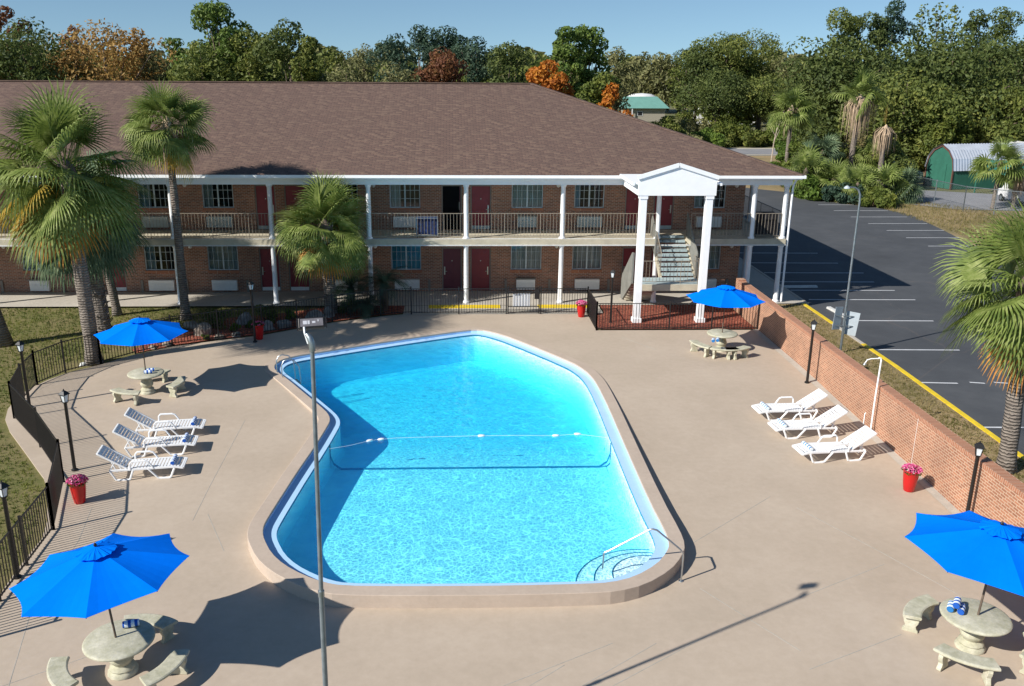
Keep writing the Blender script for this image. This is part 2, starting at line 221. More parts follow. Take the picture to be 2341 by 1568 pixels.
# ------------------------------------------------------------------ mesh builder
class MB:
    def __init__(s): s.v=[]; s.f=[]
    def add(s,vs,fs):
        o=len(s.v); s.v+= [tuple(v) for v in vs]; s.f+=[tuple(i+o for i in f) for f in fs]; return s
    def box(s,x0,x1,y0,y1,z0,z1):
        v=[(x,y,z) for z in(z0,z1) for y in(y0,y1) for x in(x0,x1)]
        return s.add(v,[(0,2,3,1),(4,5,7,6),(0,1,5,4),(2,6,7,3),(0,4,6,2),(1,3,7,5)])
    def bar(s,a,b,w,h=None,up=(0,0,1)):
        a,b=Vector(a),Vector(b); h=h or w; d=(b-a).normalized(); u=Vector(up)
        if abs(d.dot(u))>.98: u=Vector((0,1,0))
        x=d.cross(u).normalized()*w/2; y=x.cross(d).normalized()*h/2
        v=[p+sx*x+sy*y for p in(a,b) for sx,sy in((-1,-1),(1,-1),(1,1),(-1,1))]
        return s.add(v,[(0,1,2,3),(7,6,5,4),(0,4,5,1),(1,5,6,2),(2,6,7,3),(3,7,4,0)])
    def tube(s,pts,rad,n=8,cap=True):
        pts=[Vector(p) for p in pts]; k=len(pts); rad=rad if isinstance(rad,(list,tuple)) else [rad]*k
        o=len(s.v); ref=None; vs=[]
        for i,p in enumerate(pts):
            d=(pts[min(i+1,k-1)]-pts[max(i-1,0)]).normalized()
            if ref is None:
                ref=Vector((0,0,1)) if abs(d.z)<.9 else Vector((1,0,0))
            x=(ref-d*ref.dot(d)).normalized(); ref=x; y=d.cross(x)
            for j in range(n):
                a=2*pi*j/n; vs.append(p+(x*math.cos(a)+y*math.sin(a))*rad[i])
        fs=[(i*n+j,i*n+(j+1)%n,(i+1)*n+(j+1)%n,(i+1)*n+j) for i in range(k-1) for j in range(n)]
        if cap: fs+=[tuple(range(n))[::-1],tuple((k-1)*n+j for j in range(n))]
        return s.add(vs,fs)
    def lathe(s,prof,n=20,c=(0,0,0),wob=None):
        vs=[(c[0]+r*math.cos(2*pi*j/n)*(1 if not wob else 1+wob*((j%2)*2-1)),c[1]+r*math.sin(2*pi*j/n)*(1 if not wob else 1+wob*((j%2)*2-1)),c[2]+z) for r,z in prof for j in range(n)]
        k=len(prof); fs=[(i*n+j,i*n+(j+1)%n,(i+1)*n+(j+1)%n,(i+1)*n+j) for i in range(k-1) for j in range(n)]
        fs+=[tuple(range(n))[::-1],tuple((k-1)*n+j for j in range(n))]
        return s.add(vs,fs)
    def prism(s,poly,z0,z1,holes=False):
        n=len(poly); f=(lambda z:(lambda p:z)) if not callable(z0) else None
        za=z0 if callable(z0) else (lambda x,y:z0); zb=z1 if callable(z1) else (lambda x,y:z1)
        vs=[(p[0],p[1],za(p[0],p[1])) for p in poly]+[(p[0],p[1],zb(p[0],p[1])) for p in poly]
        fs=[tuple(range(n))[::-1],tuple(range(n,2*n))]+[(i,(i+1)%n,n+(i+1)%n,n+i) for i in range(n)]
        return s.add(vs,fs)
    def xz(s,poly,y0,y1):              # outline in X,Z pushed along Y
        n=len(poly); vs=[(p[0],y0,p[1]) for p in poly]+[(p[0],y1,p[1]) for p in poly]
        return s.add(vs,[tuple(range(n)),tuple(range(n,2*n))[::-1]]+[(i,n+i,n+(i+1)%n,(i+1)%n) for i in range(n)])
    def yz(s,poly,x0,x1):
        n=len(poly); vs=[(x0,p[0],p[1]) for p in poly]+[(x1,p[0],p[1]) for p in poly]
        return s.add(vs,[tuple(range(n))[::-1],tuple(range(n,2*n))]+[(i,(i+1)%n,n+(i+1)%n,n+i) for i in range(n)])
    def build(s,name,mat,parent=None,world=False,smooth=False,recalc=True,bevel=0):
        me=bpy.data.meshes.new(name); off=Vector((0,0,0))
        if world and parent:
            p=parent
            while p: off+=p.location; p=p.parent
        v=[(a[0]-off.x,a[1]-off.y,a[2]-off.z) for a in s.v] if off.length else s.v
        me.from_pydata(v,[],s.f); me.update()
        if recalc and len(s.f)<20000:
            bm=bmesh.new(); bm.from_mesh(me); bmesh.ops.recalc_face_normals(bm,faces=bm.faces); bm.to_mesh(me); bm.free()
        if smooth: me.polygons.foreach_set('use_smooth',[True]*len(me.polygons))
        o=bpy.data.objects.new(name,me); COL.objects.link(o); me.materials.append(MATS[mat])
        if parent: o.parent=parent
        if bevel:
            md=o.modifiers.new('bevel','BEVEL'); md.width=bevel; md.segments=2; md.limit_method='ANGLE'
        if smooth and smooth!='all':
            try:
                me.set_sharp_from_angle(angle=R(40))
            except Exception: pass
        return o
def tag(o,label=None,cat=None,group=None,kind=None):
    if label: o['label']=label
    if cat: o['category']=cat
    if group: o['group']=group
    if kind: o['kind']=kind
    return o
def thing(name,loc,label,cat,group=None,rz=0):
    o=bpy.data.objects.new(name,None); o.empty_display_size=.3; COL.objects.link(o); o.location=Vector(loc); o.rotation_euler=(0,0,rz); return tag(o,label,cat,group)
def kids(o): return [c for c in bpy.data.objects if c.parent==o]
def copy_tree(o,parent=None):
    c=o.copy(); COL.objects.link(c); c.parent=parent
    for ch in kids(o): copy_tree(ch,c)
    return c
def again(o,loc,rz,label,group=None):
    c=copy_tree(o); c.location=Vector(loc); c.rotation_euler=(0,0,rz); c['label']=label
    if group: c['group']=group
    return c
def sheet(name,poly,mat,lift=0.,holes=(),parent=None,kind='structure',zf=dz,thick=0):
    bm=bmesh.new()
    for lp in [poly]+list(holes):
        vs=[bm.verts.new((p[0],p[1],0)) for p in lp]
        for i in range(len(vs)): bm.edges.new((vs[i],vs[(i+1)%len(vs)]))
    bmesh.ops.triangle_fill(bm,use_beauty=True,use_dissolve=False,edges=bm.edges[:])
    for Y in (0,32): bmesh.ops.bisect_plane(bm,geom=bm.verts[:]+bm.edges[:]+bm.faces[:],plane_co=(0,Y,0),plane_no=(0,1,0))
    for f in bm.faces:
        f.normal_update()
        if f.normal.z<0: f.normal_flip()
    if thick:
        r=bmesh.ops.extrude_face_region(bm,geom=bm.faces[:]); 
        low=[e for e in r['geom'] if isinstance(e,bmesh.types.BMVert)]; ls=set(low)
        for v in bm.verts: v.co.z=zf(v.co.y)+lift
        for v in low: v.co.z-=thick
        bmesh.ops.recalc_face_normals(bm,faces=bm.faces)
    else:
        for v in bm.verts: v.co.z=zf(v.co.y)+lift
    me=bpy.data.meshes.new(name); 
    if parent:
        for v in bm.verts: v.co-=parent.location
    bm.to_mesh(me); bm.free(); o=bpy.data.objects.new(name,me); COL.objects.link(o); me.materials.append(MATS[mat])
    if parent: o.parent=parent
    elif kind: o['kind']=kind
    return o
def offset(poly,d):                    # positive = outwards for a counter-clockwise outline
    n=len(poly); out=[]
    for i in range(n):
        a,b,c=[Vector(poly[(i+k)%n][:2]) for k in(-1,0,1)]
        e1=(b-a).normalized(); e2=(c-b).normalized(); n1=Vector((e1.y,-e1.x)); n2=Vector((e2.y,-e2.x)); nn=(n1+n2).normalized()
        out.append(b+nn*d/max(.5,nn.dot(n1)))
    return out
def smooth_loop(poly,it=2):
    for _ in range(it):
        q=[]
        for i in range(len(poly)):
            a=Vector(poly[i][:2]); b=Vector(poly[(i+1)%len(poly)][:2]); q+= [a*.75+b*.25,a*.25+b*.75]
        poly=q
    return poly
def ring(name,o,i,zo,zi,mat,parent,smooth=False):  # band between two outlines of equal length
    mb=MB(); n=len(o); mb.add([(p[0],p[1],zo(p) if callable(zo) else zo) for p in o]+[(p[0],p[1],zi(p) if callable(zi) else zi) for p in i],[(k,(k+1)%n,n+(k+1)%n,n+k) for k in range(n)])
    return mb.build(name,mat,parent,world=True,smooth=smooth)

# ------------------------------------------------------------------ pool
PX=[(1069.2,753.2),(959.5,768.5),(831.9,787.7),(719.7,805.5),(673.7,813.2),(645,821),(629,831),(626.5,841),(636,851),(653.3,862.6),(709.5,909),(744,938),(753,950),(754.5,960),(750.3,970),(719.7,1019.8),(678.8,1078.5),(639.3,1140),(614,1180),(603,1200),(600.5,1216),(604,1232),(620,1263),(649.7,1290),(695,1314),(740,1330),(782,1337.5),(900.7,1339),(1050,1338.5),(1172,1337.4),(1342.6,1333.3),(1396.6,1330),(1450.6,1317),(1500,1289),(1523,1262),(1530.2,1241.6),(1520,1212),(1484,1144),(1421.6,1002),(1390.9,930.5),(1366,880),(1352,860),(1336,845),(1306.8,827),(1171,772),(1125.3,758),(1097,753)]
inner=[at(x,y,.012).to_2d() for x,y in PX]
area=sum(inner[i-1].x*inner[i].y-inner[i].x*inner[i-1].y for i in range(len(inner)))
if area<0: inner=inner[::-1]
inner=smooth_loop(inner,1); outer=offset(inner,.37); wet=offset(inner,-.31)
pool=thing('swimming_pool',(at(1070,1050,0).x,at(1070,1050,0).y,0),'six sided outdoor swimming pool full of bright blue water with raised tan coping','swimming pool')
mb=MB(); n=len(inner); ct=.012
mb.add([(p.x,p.y,ct) for p in outer]+[(p.x,p.y,ct) for p in inner]+[(p.x,p.y,dz(p.y)-.05) for p in outer]+[(p.x,p.y,-.05) for p in inner],
   [(k,(k+1)%n,n+(k+1)%n,n+k) for k in range(n)]+[(k,2*n+k,2*n+(k+1)%n,(k+1)%n) for k in range(n)]+[(n+k,n+(k+1)%n,3*n+(k+1)%n,3*n+k) for k in range(n)])
cp=mb.build('coping','coping_coat',pool,world=True,bevel=.012)
mb=MB(); i2=offset(inner,.004)
mb.add([(p.x,p.y,-.03) for p in i2]+[(p.x,p.y,-.13) for p in i2]+[(p.x,p.y,-.13) for p in wet],[(k,(k+1)%n,n+(k+1)%n,n+k) for k in range(n)]+[(n+k,n+(k+1)%n,2*n+(k+1)%n,2*n+k) for k in range(n)])
mb.build('gutter_ledge','pool_paint',pool,world=True)
wl=-.155
mb=MB(); mb.add([(p.x,p.y,-.128) for p in wet]+[(p.x,p.y,-.20) for p in wet],[(k,(k+1)%n,n+(k+1)%n,n+k) for k in range(n)]); mb.build('tile_line','tile_blue',pool,world=True)
YB=at(1070,1068,-.95).y
def floorz(Y):
    pts=[(10,-.78),(YB,-.98),(YB+3.5,-1.38),(40,-1.45)]
    for (a,b),(c,d) in zip(pts,pts[1:]):
        if Y<=c: return b+(d-b)*max(0,(Y-a)/(c-a))
    return -1.45
bm=bmesh.new(); fl=offset(wet,-.12); vs=[bm.verts.new((p.x,p.y,0)) for p in fl]; bm.faces.new(vs)
bmesh.ops.triangulate(bm,faces=bm.faces[:])
for Y in (YB,YB+3.5): bmesh.ops.bisect_plane(bm,geom=bm.verts[:]+bm.edges[:]+bm.faces[:],plane_co=(0,Y,0),plane_no=(0,1,0))
for f in bm.faces:
    f.normal_update()
    if f.normal.z<0: f.normal_flip()
for v in bm.verts: v.co.z=floorz(v.co.y); v.co.x-=pool.location.x; v.co.y-=pool.location.y
me=bpy.data.meshes.new('floor'); bm.to_mesh(me); bm.free(); o=bpy.data.objects.new('floor',me); COL.objects.link(o); me.materials.append(MATS['pool_plaster']); o.parent=pool
mb=MB(); mb.add([(p.x,p.y,-.198) for p in wet]+[(p.x,p.y,floorz(p.y)+.12) for p in wet]+[(p.x,p.y,floorz(p.y)) for p in fl],[(k,(k+1)%n,n+(k+1)%n,n+k) for k in range(n)]+[(n+k,n+(k+1)%n,2*n+(k+1)%n,2*n+k) for k in range(n)])
mb.build('basin_wall','pool_plaster',pool,world=True,smooth=True)
# dark tile line across the floor at the break of slope and up the sides
def crossings(poly,Y):
    xs=[]
    for k in range(len(poly)):
        a,b=poly[k],poly[(k+1)%len(poly)]
        if (a.y-Y)*(b.y-Y)<0: xs.append(a.x+(b.x-a.x)*(Y-a.y)/(b.y-a.y))
    return min(xs),max(xs)
xa,xb=crossings(fl,YB); xc,xd=crossings(wet,YB)
mb=MB(); 
pts=[(xc+.012,YB,-.2),(xc+.012,YB,-.55),(xc+.1,YB,-.8),(xa+.2,YB,floorz(YB)+.012),(xb-.2,YB,floorz(YB)+.012),(xd-.1,YB,-.8),(xd-.012,YB,-.55),(xd-.012,YB,-.2)]
for a,b in zip(pts,pts[1:]): mb.bar(a,b,.11,.012,up=(0,0,1) if abs(a[2]-b[2])<.3 and abs(a[0]-b[0])>.5 else (1,0,0))
mb.build('depth_line','tile_blue',pool,world=True)
cn=at(1492,1318,-.3).to_2d()
for r_,z_ in ((1.75,-.62),(1.33,-.46),(.92,-.30)):
    arc=[cn+Vector((math.cos(a),math.sin(a)))*r_ for a in [R(62+ (195-62)*i/18) for i in range(19)]]
    far=[cn+Vector((.9,-.2)),cn+Vector((.9,.9))]
    poly=arc+[cn+Vector((-.3,-.7)),cn+Vector((.6,-.5))]
    MB().prism([tuple(p) for p in poly],-.9,z_).build('step','pool_plaster',pool,world=True)
    mb=MB(); mb.tube([(p.x,p.y,z_+.006) for p in arc],.014,5); mb.build('step_edge_tile','tile_blue',pool,world=True)
w2=offset(wet,.02)
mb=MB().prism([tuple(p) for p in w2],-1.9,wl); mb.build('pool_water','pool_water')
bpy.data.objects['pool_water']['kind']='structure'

# ------------------------------------------------------------------ setting sheets
sheet('ground',[(-900,-60),(900,-60),(900,1800),(-900,1800)],'far_field',-.16,[offset(inner,.2)])
lawn=sheet('lawn',[(-45,8),(-9.3,8),(-9.8,26),(-9.5,34),(-2,38),(-2,41.0),(-45,41.0)],'lawn',-.05,[])
P=lambda pts: [dk(x,y).to_2d() for x,y in pts]
deckp=[Vector((-10.6,10)),Vector((13.2,10)),Vector((13.2,36.75)),Vector((6.15,36.78)),Vector((6.15,39.5))]+P([(940,717),(880,722),(760,737),(600,766),(500,778),(394,792),(300,812),(231,833),(160,850),(110,868),(80,882),(40,905),(18,935),(12,958),(22,985),(44,1015),(66,1045),(85,1072),(100,1092),(108,1120),(108,1190),(96,1230),(40,1300),(0,1358)])+[Vector((-11.0,13))]
hole=offset(inner,.12)
sheet('pool_deck',deckp,'deck_coat',0.0,[hole],thick=.12)
sheet('walkway',[(-40,41.05),(13.0,41.05),(13.0,41.2),(17.0,41.2),(17.0,75),(14.3,75),(14.3,44.1),(-40,44.1)],'old_concrete',.012)
sheet('entry_path',[(-2.3,39.45),(6.9,39.45),(6.9,41.03),(-2.3,41.03)],'old_concrete',.004)
ya=at(980,697).x; yb=at(1142,697).x; yc=at(1228,697).x; yd=at(1345,697).x
MB().box(ya,yb,40.98,41.05,-.04,.035).box(yc,yd,40.98,41.05,-.04,.035).box(ya,yb,40.52,40.98,-.04,.022).box(yc,yd,40.52,40.98,-.04,.022).build('yellow_kerb','yellow_paint')['kind']='structure'
sheet('mulch_bed',[(6.2,36.82),(13.1,36.82),(13.1,40.9),(6.95,40.9),(6.95,39.5),(6.2,39.4)],'red_mulch',.03)
bed=P([(300,798),(430,752),(520,726),(640,716),(760,700),(880,694),(960,700),(946,713),(880,719),(760,734),(600,763),(500,775),(394,789),(310,806)])
sheet('palm_bed',bed,'red_mulch',-.012)
sheet('side_pavement',[(13.5,8),(14.75,8),(14.75,41.18),(13.5,41.18)],'pavement_concrete',.0)
sheet('verge',[(14.75,8),(16.78,8),(16.78,41.18),(14.75,41.18)],'dry_grass',-.01)
far=P([(2480,700),(2340,625),(2250,570),(2150,520),(2080,487),(1990,469),(1890,446),(1735,430),(1640,420)])
lot=[Vector((16.95,-5)),Vector((60,-5)),Vector((60,46)),Vector((38,50))]+far[1:]+[Vector((16.95,96))]
sheet('parking_lot',lot,'asphalt',-.10)
vg=offset(lot,1.3)
sheet('dry_verge',[Vector((26,75)),Vector((30,82)),Vector((34,79)),Vector((35,72)),Vector((35,62)),Vector((33,54)),Vector((60,46)),Vector((60,70)),Vector((45,73)),Vector((43,80)),Vector((33,92)),Vector((22,96)),Vector((22,84))],'dry_grass',-.13)
# the far car park edge already lies above the verge; drive, road
sheet('gravel_drive',[Vector((38,75.5)),Vector((41,72)),Vector((70,66)),Vector((70,76)),Vector((52,80)),Vector((44,84)),Vector((38,84))],'gravel_drive',-.09)
sheet('dry_field',[Vector((24,96)),Vector((42,93)),Vector((60,98)),Vector((68,119)),Vector((20,118))],'dry_grass',-.13)
sheet('back_road',[Vector((20,119.7)),Vector((70,121)),Vector((70,129)),Vector((20,128))],'gravel_drive',-.08)
sheet('road_shoulder',[Vector((15,118.3)),Vector((75,119.6)),Vector((75,131)),Vector((15,130))],'old_concrete',-.11)
kb=MB()
for a,b in ((8,31.8),(31.8,34.6),(37.6,41.2)): kb.add([(x,y,dz(y)+z) for y in(a,b) for x,z in((16.78,.02),(16.95,.02),(16.95,-.12),(16.78,-.12))],[(0,1,2,3),(7,6,5,4),(0,4,5,1),(1,5,6,2),(3,2,6,7),(0,3,7,4)])
kb.build('kerb','yellow_paint')['kind']='structure'
MB().box(17.0,17.14,41.2,75,-.12,.03).add([(x,y,dz(y)+z) for y in(34.6,37.6) for x,z in((16.78,.01),(16.95,.01),(16.95,-.12),(16.78,-.12))],[(0,1,2,3),(7,6,5,4),(0,4,5,1),(1,5,6,2),(3,2,6,7),(0,3,7,4)]).build('concrete_kerb','old_concrete')['kind']='structure'
mk=MB()
def stripe(x0,x1,y,dy=0): mk.add([(x0,y-.05,dz(y)-.094),(x1,y-.05+dy,dz(y)-.094),(x1,y+.05+dy,dz(y)-.094),(x0,y+.05,dz(y)-.094)],[(0,1,2,3)])
for y,a,b in ((54,17.4,22.6),(51.05,17.4,22.65),(48.4,17.4,23),(46.2,17.4,22.6),(44.3,17.4,22.8),(42.35,17.6,22.9),(38.5,17.8,21.8),(34.14,17.06,20.6),(30.27,17.0,18.4),(30.25,18.9,19.4),(30.23,19.8,20.3),(26.2,17.05,19.9),(22.2,17.05,19.9),(18,17.05,19.9)): stripe(a,b,y,-.12)
for y,a in ((74.35,34.5),(71.13,35.6),(67.94,35.5),(64.86,35.6),(61.94,34.9),(59.09,34.4),(56.13,34)): stripe(30.75,min(a,35.2),y)
mk.build('parking_lines','line_white',recalc=False)['kind']='structure'
for (x,y,z_,rz_,lab) in ((17.95,39.75,0,94,'long white concrete wheel stop lying in the sun by the yellow kerb'),(18.1,44.9,0,2,'concrete wheel stop lying in the building shadow')):
    o=MB().xz([(-.95,0),(.95,0),(.9,.1),(-.9,.1)],-.09,.09).build('wheel_stop','stone_white'); o.location=(x,y,-.1); o.rotation_euler=(0,0,R(rz_)); tag(o,lab,'wheel stop','wheel stops on the car park')

# deck score lines
sc_=MB()
def score(pts,w=.012):
    q=[dk(x,y) for x,y in pts]
    for a,b in zip(q,q[1:]): sc_.bar(a+Vector((0,0,.0015)),b+Vector((0,0,.0015)),w,.003)
for l in ([(210,1160),(180,1235),(70,1400),(20,1568)],[(475,1175),(512,1260)],[(1600,1345),(1830,1488)],[(1400,1568),(1640,1440),(2020,1290)],[(1150,1568),(1400,1470)],[(1585,1240),(1760,1135)],[(0,1160+410),(260,1480)],[(90,890),(150,862),(260,840),(310,832)],[(1330,1568),(1500,1470)],[(1820,1160),(2010,1260),(2210,1370)],[(560,960),(480,1110),(440,1190)],[(880,735),(700,760)],[(1500,800),(1420,770)],[(1850,1530),(2060,1450)],[(1210,1568),(1290,1520)]): score(l)
sc_.build('deck_joints','pavement_concrete',recalc=False)['kind']='structure'

# ------------------------------------------------------------------ light
w=bpy.data.worlds.new('World'); scn.world=w; w.use_nodes=True; nt=w.node_tree
sky=nt.nodes.new('ShaderNodeTexSky'); sky.sky_type='NISHITA'; sky.sun_disc=False
AZ=28.5; EL=34.4                        # shadows run along +X, a little away from the viewer
sd=Vector((-math.cos(R(AZ))*math.cos(R(EL)),-math.sin(R(AZ))*math.cos(R(EL)),math.sin(R(EL))))   # towards the sun
sky.sun_elevation=R(EL); sky.sun_rotation=math.atan2(sd.x,sd.y); sky.altitude=0; sky.air_density=.9; sky.dust_density=0; sky.ozone_density=1
tcw=nt.nodes.new('ShaderNodeTexCoord'); va_=N(nt,'ShaderNodeVectorMath',operation='ADD'); L(nt,tcw.outputs['Generated'],va_.inputs[0]); va_.inputs[1].default_value=(0,0,.095)
vn_=N(nt,'ShaderNodeVectorMath',operation='NORMALIZE'); L(nt,va_.outputs[0],vn_.inputs[0]); L(nt,vn_.outputs[0],sky.inputs[0])
L(nt,mix(nt,1.,sky.outputs[0],(.92,1.07,1.12),'MULTIPLY'),nt.nodes['Background'].inputs[0]); nt.nodes['Background'].inputs[1].default_value=.068
sl=bpy.data.lights.new('sun','SUN'); sl.energy=4.5; sl.angle=R(.5); sl.color=(1,.955,.88)
so=bpy.data.objects.new('sun',sl); COL.objects.link(so); so.rotation_euler=sd.to_track_quat('Z','Y').to_euler()
scn.view_settings.view_transform='Standard'; scn.view_settings.look='None'; scn.view_settings.exposure=.5; scn.view_settings.gamma=1
scn.cycles.max_bounces=8; scn.cycles.transparent_max_bounces=24; scn.cycles.volume_bounces=1

# ------------------------------------------------------------------ motel
motel=thing('motel',(0,43.9,0),'two storey brown brick motel with white columns and a wide brown shingle roof','building')
W=43.9; X0=-32.; X1=14.43; MC=[.64+9.05*k for k in (-3,-2,-1,0,1)]
opens=[]                                # x0,x1,z0,z1,kind,floor,side
for k,c in enumerate(MC):
    for fl_,zb in ((0,.03),(1,3.12)):
        wz=(1.10,2.48) if fl_==0 else (4.2,5.5); dh=2.2 if fl_==0 else 2.2
        for a,b in ((-3.72,-2.24),(2.24,3.78)): opens.append((c+a,c+b,wz[0],wz[1],'w',fl_,k,a))
        for a,b in ((-1.2,-.2),(.22,1.24)):
            if c+b<12: opens.append((c+a,c+b,zb,zb+dh,'d',fl_,k,a))
opens=[o for o in opens if o[1]<X1 and o[0]>-31]
xs=sorted({X0,X1}|{o[0] for o in opens}|{o[1] for o in opens}); zs=sorted({0,2.95,3.12,5.72}|{o[2] for o in opens}|{o[3] for o in opens})
mb=MB()
for xa_,xb_ in zip(xs,xs[1:]):
    run=None
    for za_,zb_ in zip(zs,zs[1:]):
        mx_,mz_=(xa_+xb_)/2,(za_+zb_)/2
        solid=not any(o[0]<mx_<o[1] and o[2]<mz_<o[3] for o in opens)
        if solid: run=(run[0],zb_) if run else (za_,zb_)
        if (not solid or zb_==zs[-1]) and run:
            mb.add([(xa_,W,run[0]),(xb_,W,run[0]),(xb_,W,run[1]),(xa_,W,run[1])],[(0,1,2,3)]); run=None
for o in opens:
    x0,x1,z0,z1=o[:4]; d=.14
    mb.add([(x0,W,z0),(x1,W,z0),(x1,W,z1),(x0,W,z1),(x0,W+d,z0),(x1,W+d,z0),(x1,W+d,z1),(x0,W+d,z1)],[(0,1,5,4),(1,2,6,5),(2,3,7,6),(3,0,4,7)])
mb.add([(X1,W,0),(X1,62,0),(X1,62,5.72),(X1,W,5.72)],[(0,1,2,3)]); mb.add([(X0,62,0),(X1,62,0),(X1,62,5.72),(X0,62,5.72)],[(0,1,2,3)]); mb.add([(X0,W,0),(X0,62,0),(X0,62,5.72),(X0,W,5.72)],[(0,1,2,3)])
mb.build('brick_wall','motel_brick',motel,world=True,recalc=False)
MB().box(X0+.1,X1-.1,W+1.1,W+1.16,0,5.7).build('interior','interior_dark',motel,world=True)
for o in opens:
    if o[4]=='w': MB().box(o[0]-.03,o[1]+.03,W-.035,W-.002,o[2]-.13,o[2]-.01).build('window_sill','wall_cap_brick',motel,world=True)
rnd=random.Random(3)
def window(o):
    x0,x1,z0,z1=o[:4]; y=W+.06; t=.045
    mb=MB().box(x0,x1,y,y+.05,z1-t,z1).box(x0,x1,y,y+.05,z0,z0+t).box(x0,x0+t,y,y+.05,z0+t,z1-t).box(x1-t,x1,y,y+.05,z0+t,z1-t)
    xm=(x0+x1)/2; mb.box(xm-.035,xm+.035,y-.004,y+.046,z0+t,z1-t)
    for s0,s1 in ((x0+t,xm-.035),(xm+.035,x1-t)):
        for q in (1,2): xx=s0+(s1-s0)*q/3; mb.box(xx-.009,xx+.009,y+.01,y+.03,z0+t,z1-t)
        for q in (1,2): zz=z0+t+(z1-z0-2*t)*q/3; mb.box(s0,s1,y+.012,y+.028,zz-.009,zz+.009)
    w_=mb.build('window','window_frame',motel,world=True)
    MB().add([(x0+t,y+.035,z0+t),(x1-t,y+.035,z0+t),(x1-t,y+.035,z1-t),(x0+t,y+.035,z1-t)],[(0,1,2,3)]).build('pane','window_glass',w_,world=True,recalc=False)
    full=(o[5]==0 and o[6]>=3) or (o[6]==3 and o[7]>0) or rnd.random()<.15
    fr=1 if full else rnd.choice((.22,.3,.36))
    mat='curtain'
    if o[5]==0 and o[6]==3 and o[7]<0: mat='teal_curtain'
    elif o[5]==0 and o[6]==4 : mat='curtain'
    elif rnd.random()<.4: mat='blue_curtain'
    mb=MB(); xe=x0+(x1-x0)*fr; n_=int((xe-x0)/.045)
    pts=[(x0+(xe-x0)*i/n_,y+.16+.03*math.sin(i*1.9)+.012*math.sin(i*.7)) for i in range(n_+1)]
    mb.add([(p[0],p[1],z0-.1) for p in pts]+[(p[0],p[1],z1+.05) for p in pts],[(i,i+1,n_+2+i,n_+1+i) for i in range(n_)])
    mb.build('curtain',mat,w_,world=True,recalc=False,smooth='all')
def door(o,open_=False):
    x0,x1,z0,z1=o[:4]; y=W+.05; t=.06
    f_=MB().box(x0,x0+t,y-.02,y+.09,z0,z1).box(x1-t,x1,y-.02,y+.09,z0,z1).box(x0+t,x1-t,y-.02,y+.09,z1-t,z1).build('door_frame','door_frame',motel,world=True)
    left=o[7]<0
    mat='red_door' if not (left and o[5]==0 and o[6]==3) else 'maroon_door'
    if open_:
        d=MB().box(x1-t-.05,x1-t-.005,y+.06,y+.95,z0+.01,z1-t-.01).build('door','maroon_door',motel,world=True); d['label']='motel door standing open into a dark room'
        MB().box(x1-t-.075,x1-t-.05,y+.78,y+.84,z0+.85,z0+1.25).build('handle','brass',d,world=True); return
    d=MB().box(x0+t,x1-t,y+.02,y+.065,z0+.01,z1-t-.002).build('door',mat,motel,world=True)
    mb=MB(); 
    for (a,b,c,e) in ((.1,.42,.12,.62),(.58,.9,.12,.62),(.1,.42,.7,1.45),(.58,.9,.7,1.45),(.1,.42,1.55,1.95),(.58,.9,1.55,1.95)):
        wv_=x1-x0-2*t; xa_,xb_=x0+t+wv_*a,x0+t+wv_*b
        mb.box(xa_,xb_,y+.012,y+.02,z0+c,z0+e)
    mb.build('door_panels',mat,d,world=True,bevel=.006)
    hx=(x0+.13) if (left and o[5]==0) else (x1-.15)
    MB().box(hx-.03,hx+.03,y-.03,y+.02,z0+.82,z0+1.22).tube([(hx,y-.05,z0+1.0),(hx+(.12 if hx<(x0+x1)/2 else -.12),y-.06,z0+1.0)],.014,6).build('handle','brass',d,world=True)
    MB().tube([((x0+x1)/2,y+.012,z0+1.52),((x0+x1)/2,y+.0,z0+1.52)],.028,8).build('number_plate','brass',d,world=True)
    if o[5]==1 or o[6]<3: MB().box(x0+t,x1-t,y-.0,y+.02,z0+.02,z0+.2).build('kick_plate','ac_grey' if o[5] else 'ac_white',d,world=True)
for o in opens:
    if o[4]=='w': window(o)
    else: door(o,o[5]==1 and o[6]==3 and o[7]<0)
for k,c in enumerate(MC):
    for a in (-2.95,3.0):
        for fl_,z in ((0,.12),(1,3.28)):
            x=c+a; wd=.62; small=(a>0 and k==3)or(a<0 and k==1 and fl_==0)
            if small: wd=.47
            if x+wd>X1: continue
            mat='ac_grey' if (fl_==1 and (k+(a>0))%2==0) else 'ac_white'
            ac=MB().box(x-wd,x+wd,W-.22,W-.002,z,z+.52).build('air_conditioner',mat,motel,world=True,bevel=.012)
            g_=MB()
            for q in range(9): g_.box(x-wd+.06,x+wd-.06,W-.235,W-.222,z+.07+q*.035,z+.085+q*.035)
            g_.build('grille',mat,ac,world=True)
            if small: MB().box(x-wd-.02,x+wd+.02,W-.28,W-.0,z+.53,z+.58).build('hood','parapet_grey',ac,world=True)
for c in MC:
    for a in (-1.78,):
        for z in (2.3,5.35):
            for s_ in ((-4.4,) if c<10 else (3.72,)):
                pass
for x in (-21.9,-12.9,-3.85,5.15,13.95):
    for z in (2.35,5.35):
        l_=MB().tube([(x,W,z+.12),(x,W-.08,z+.12)],.05,8).build('wall_lamp','brass',motel,world=True)
        MB().lathe([(.02,-.13),(.08,-.1),(.1,-.02),(.08,.06),(.03,.1)],10,(x,W-.12,z)).build('globe','globe_glass',l_,world=True,smooth=True)
# electric boxes and pipes by the doors
for c in MC:
    for a in (1.95,-1.9,4.15):
        if c+a<X1-.3: MB().box(c+a,c+a+.12,W-.07,W,.02,.62).build('pipe_box','door_frame',motel,world=True)
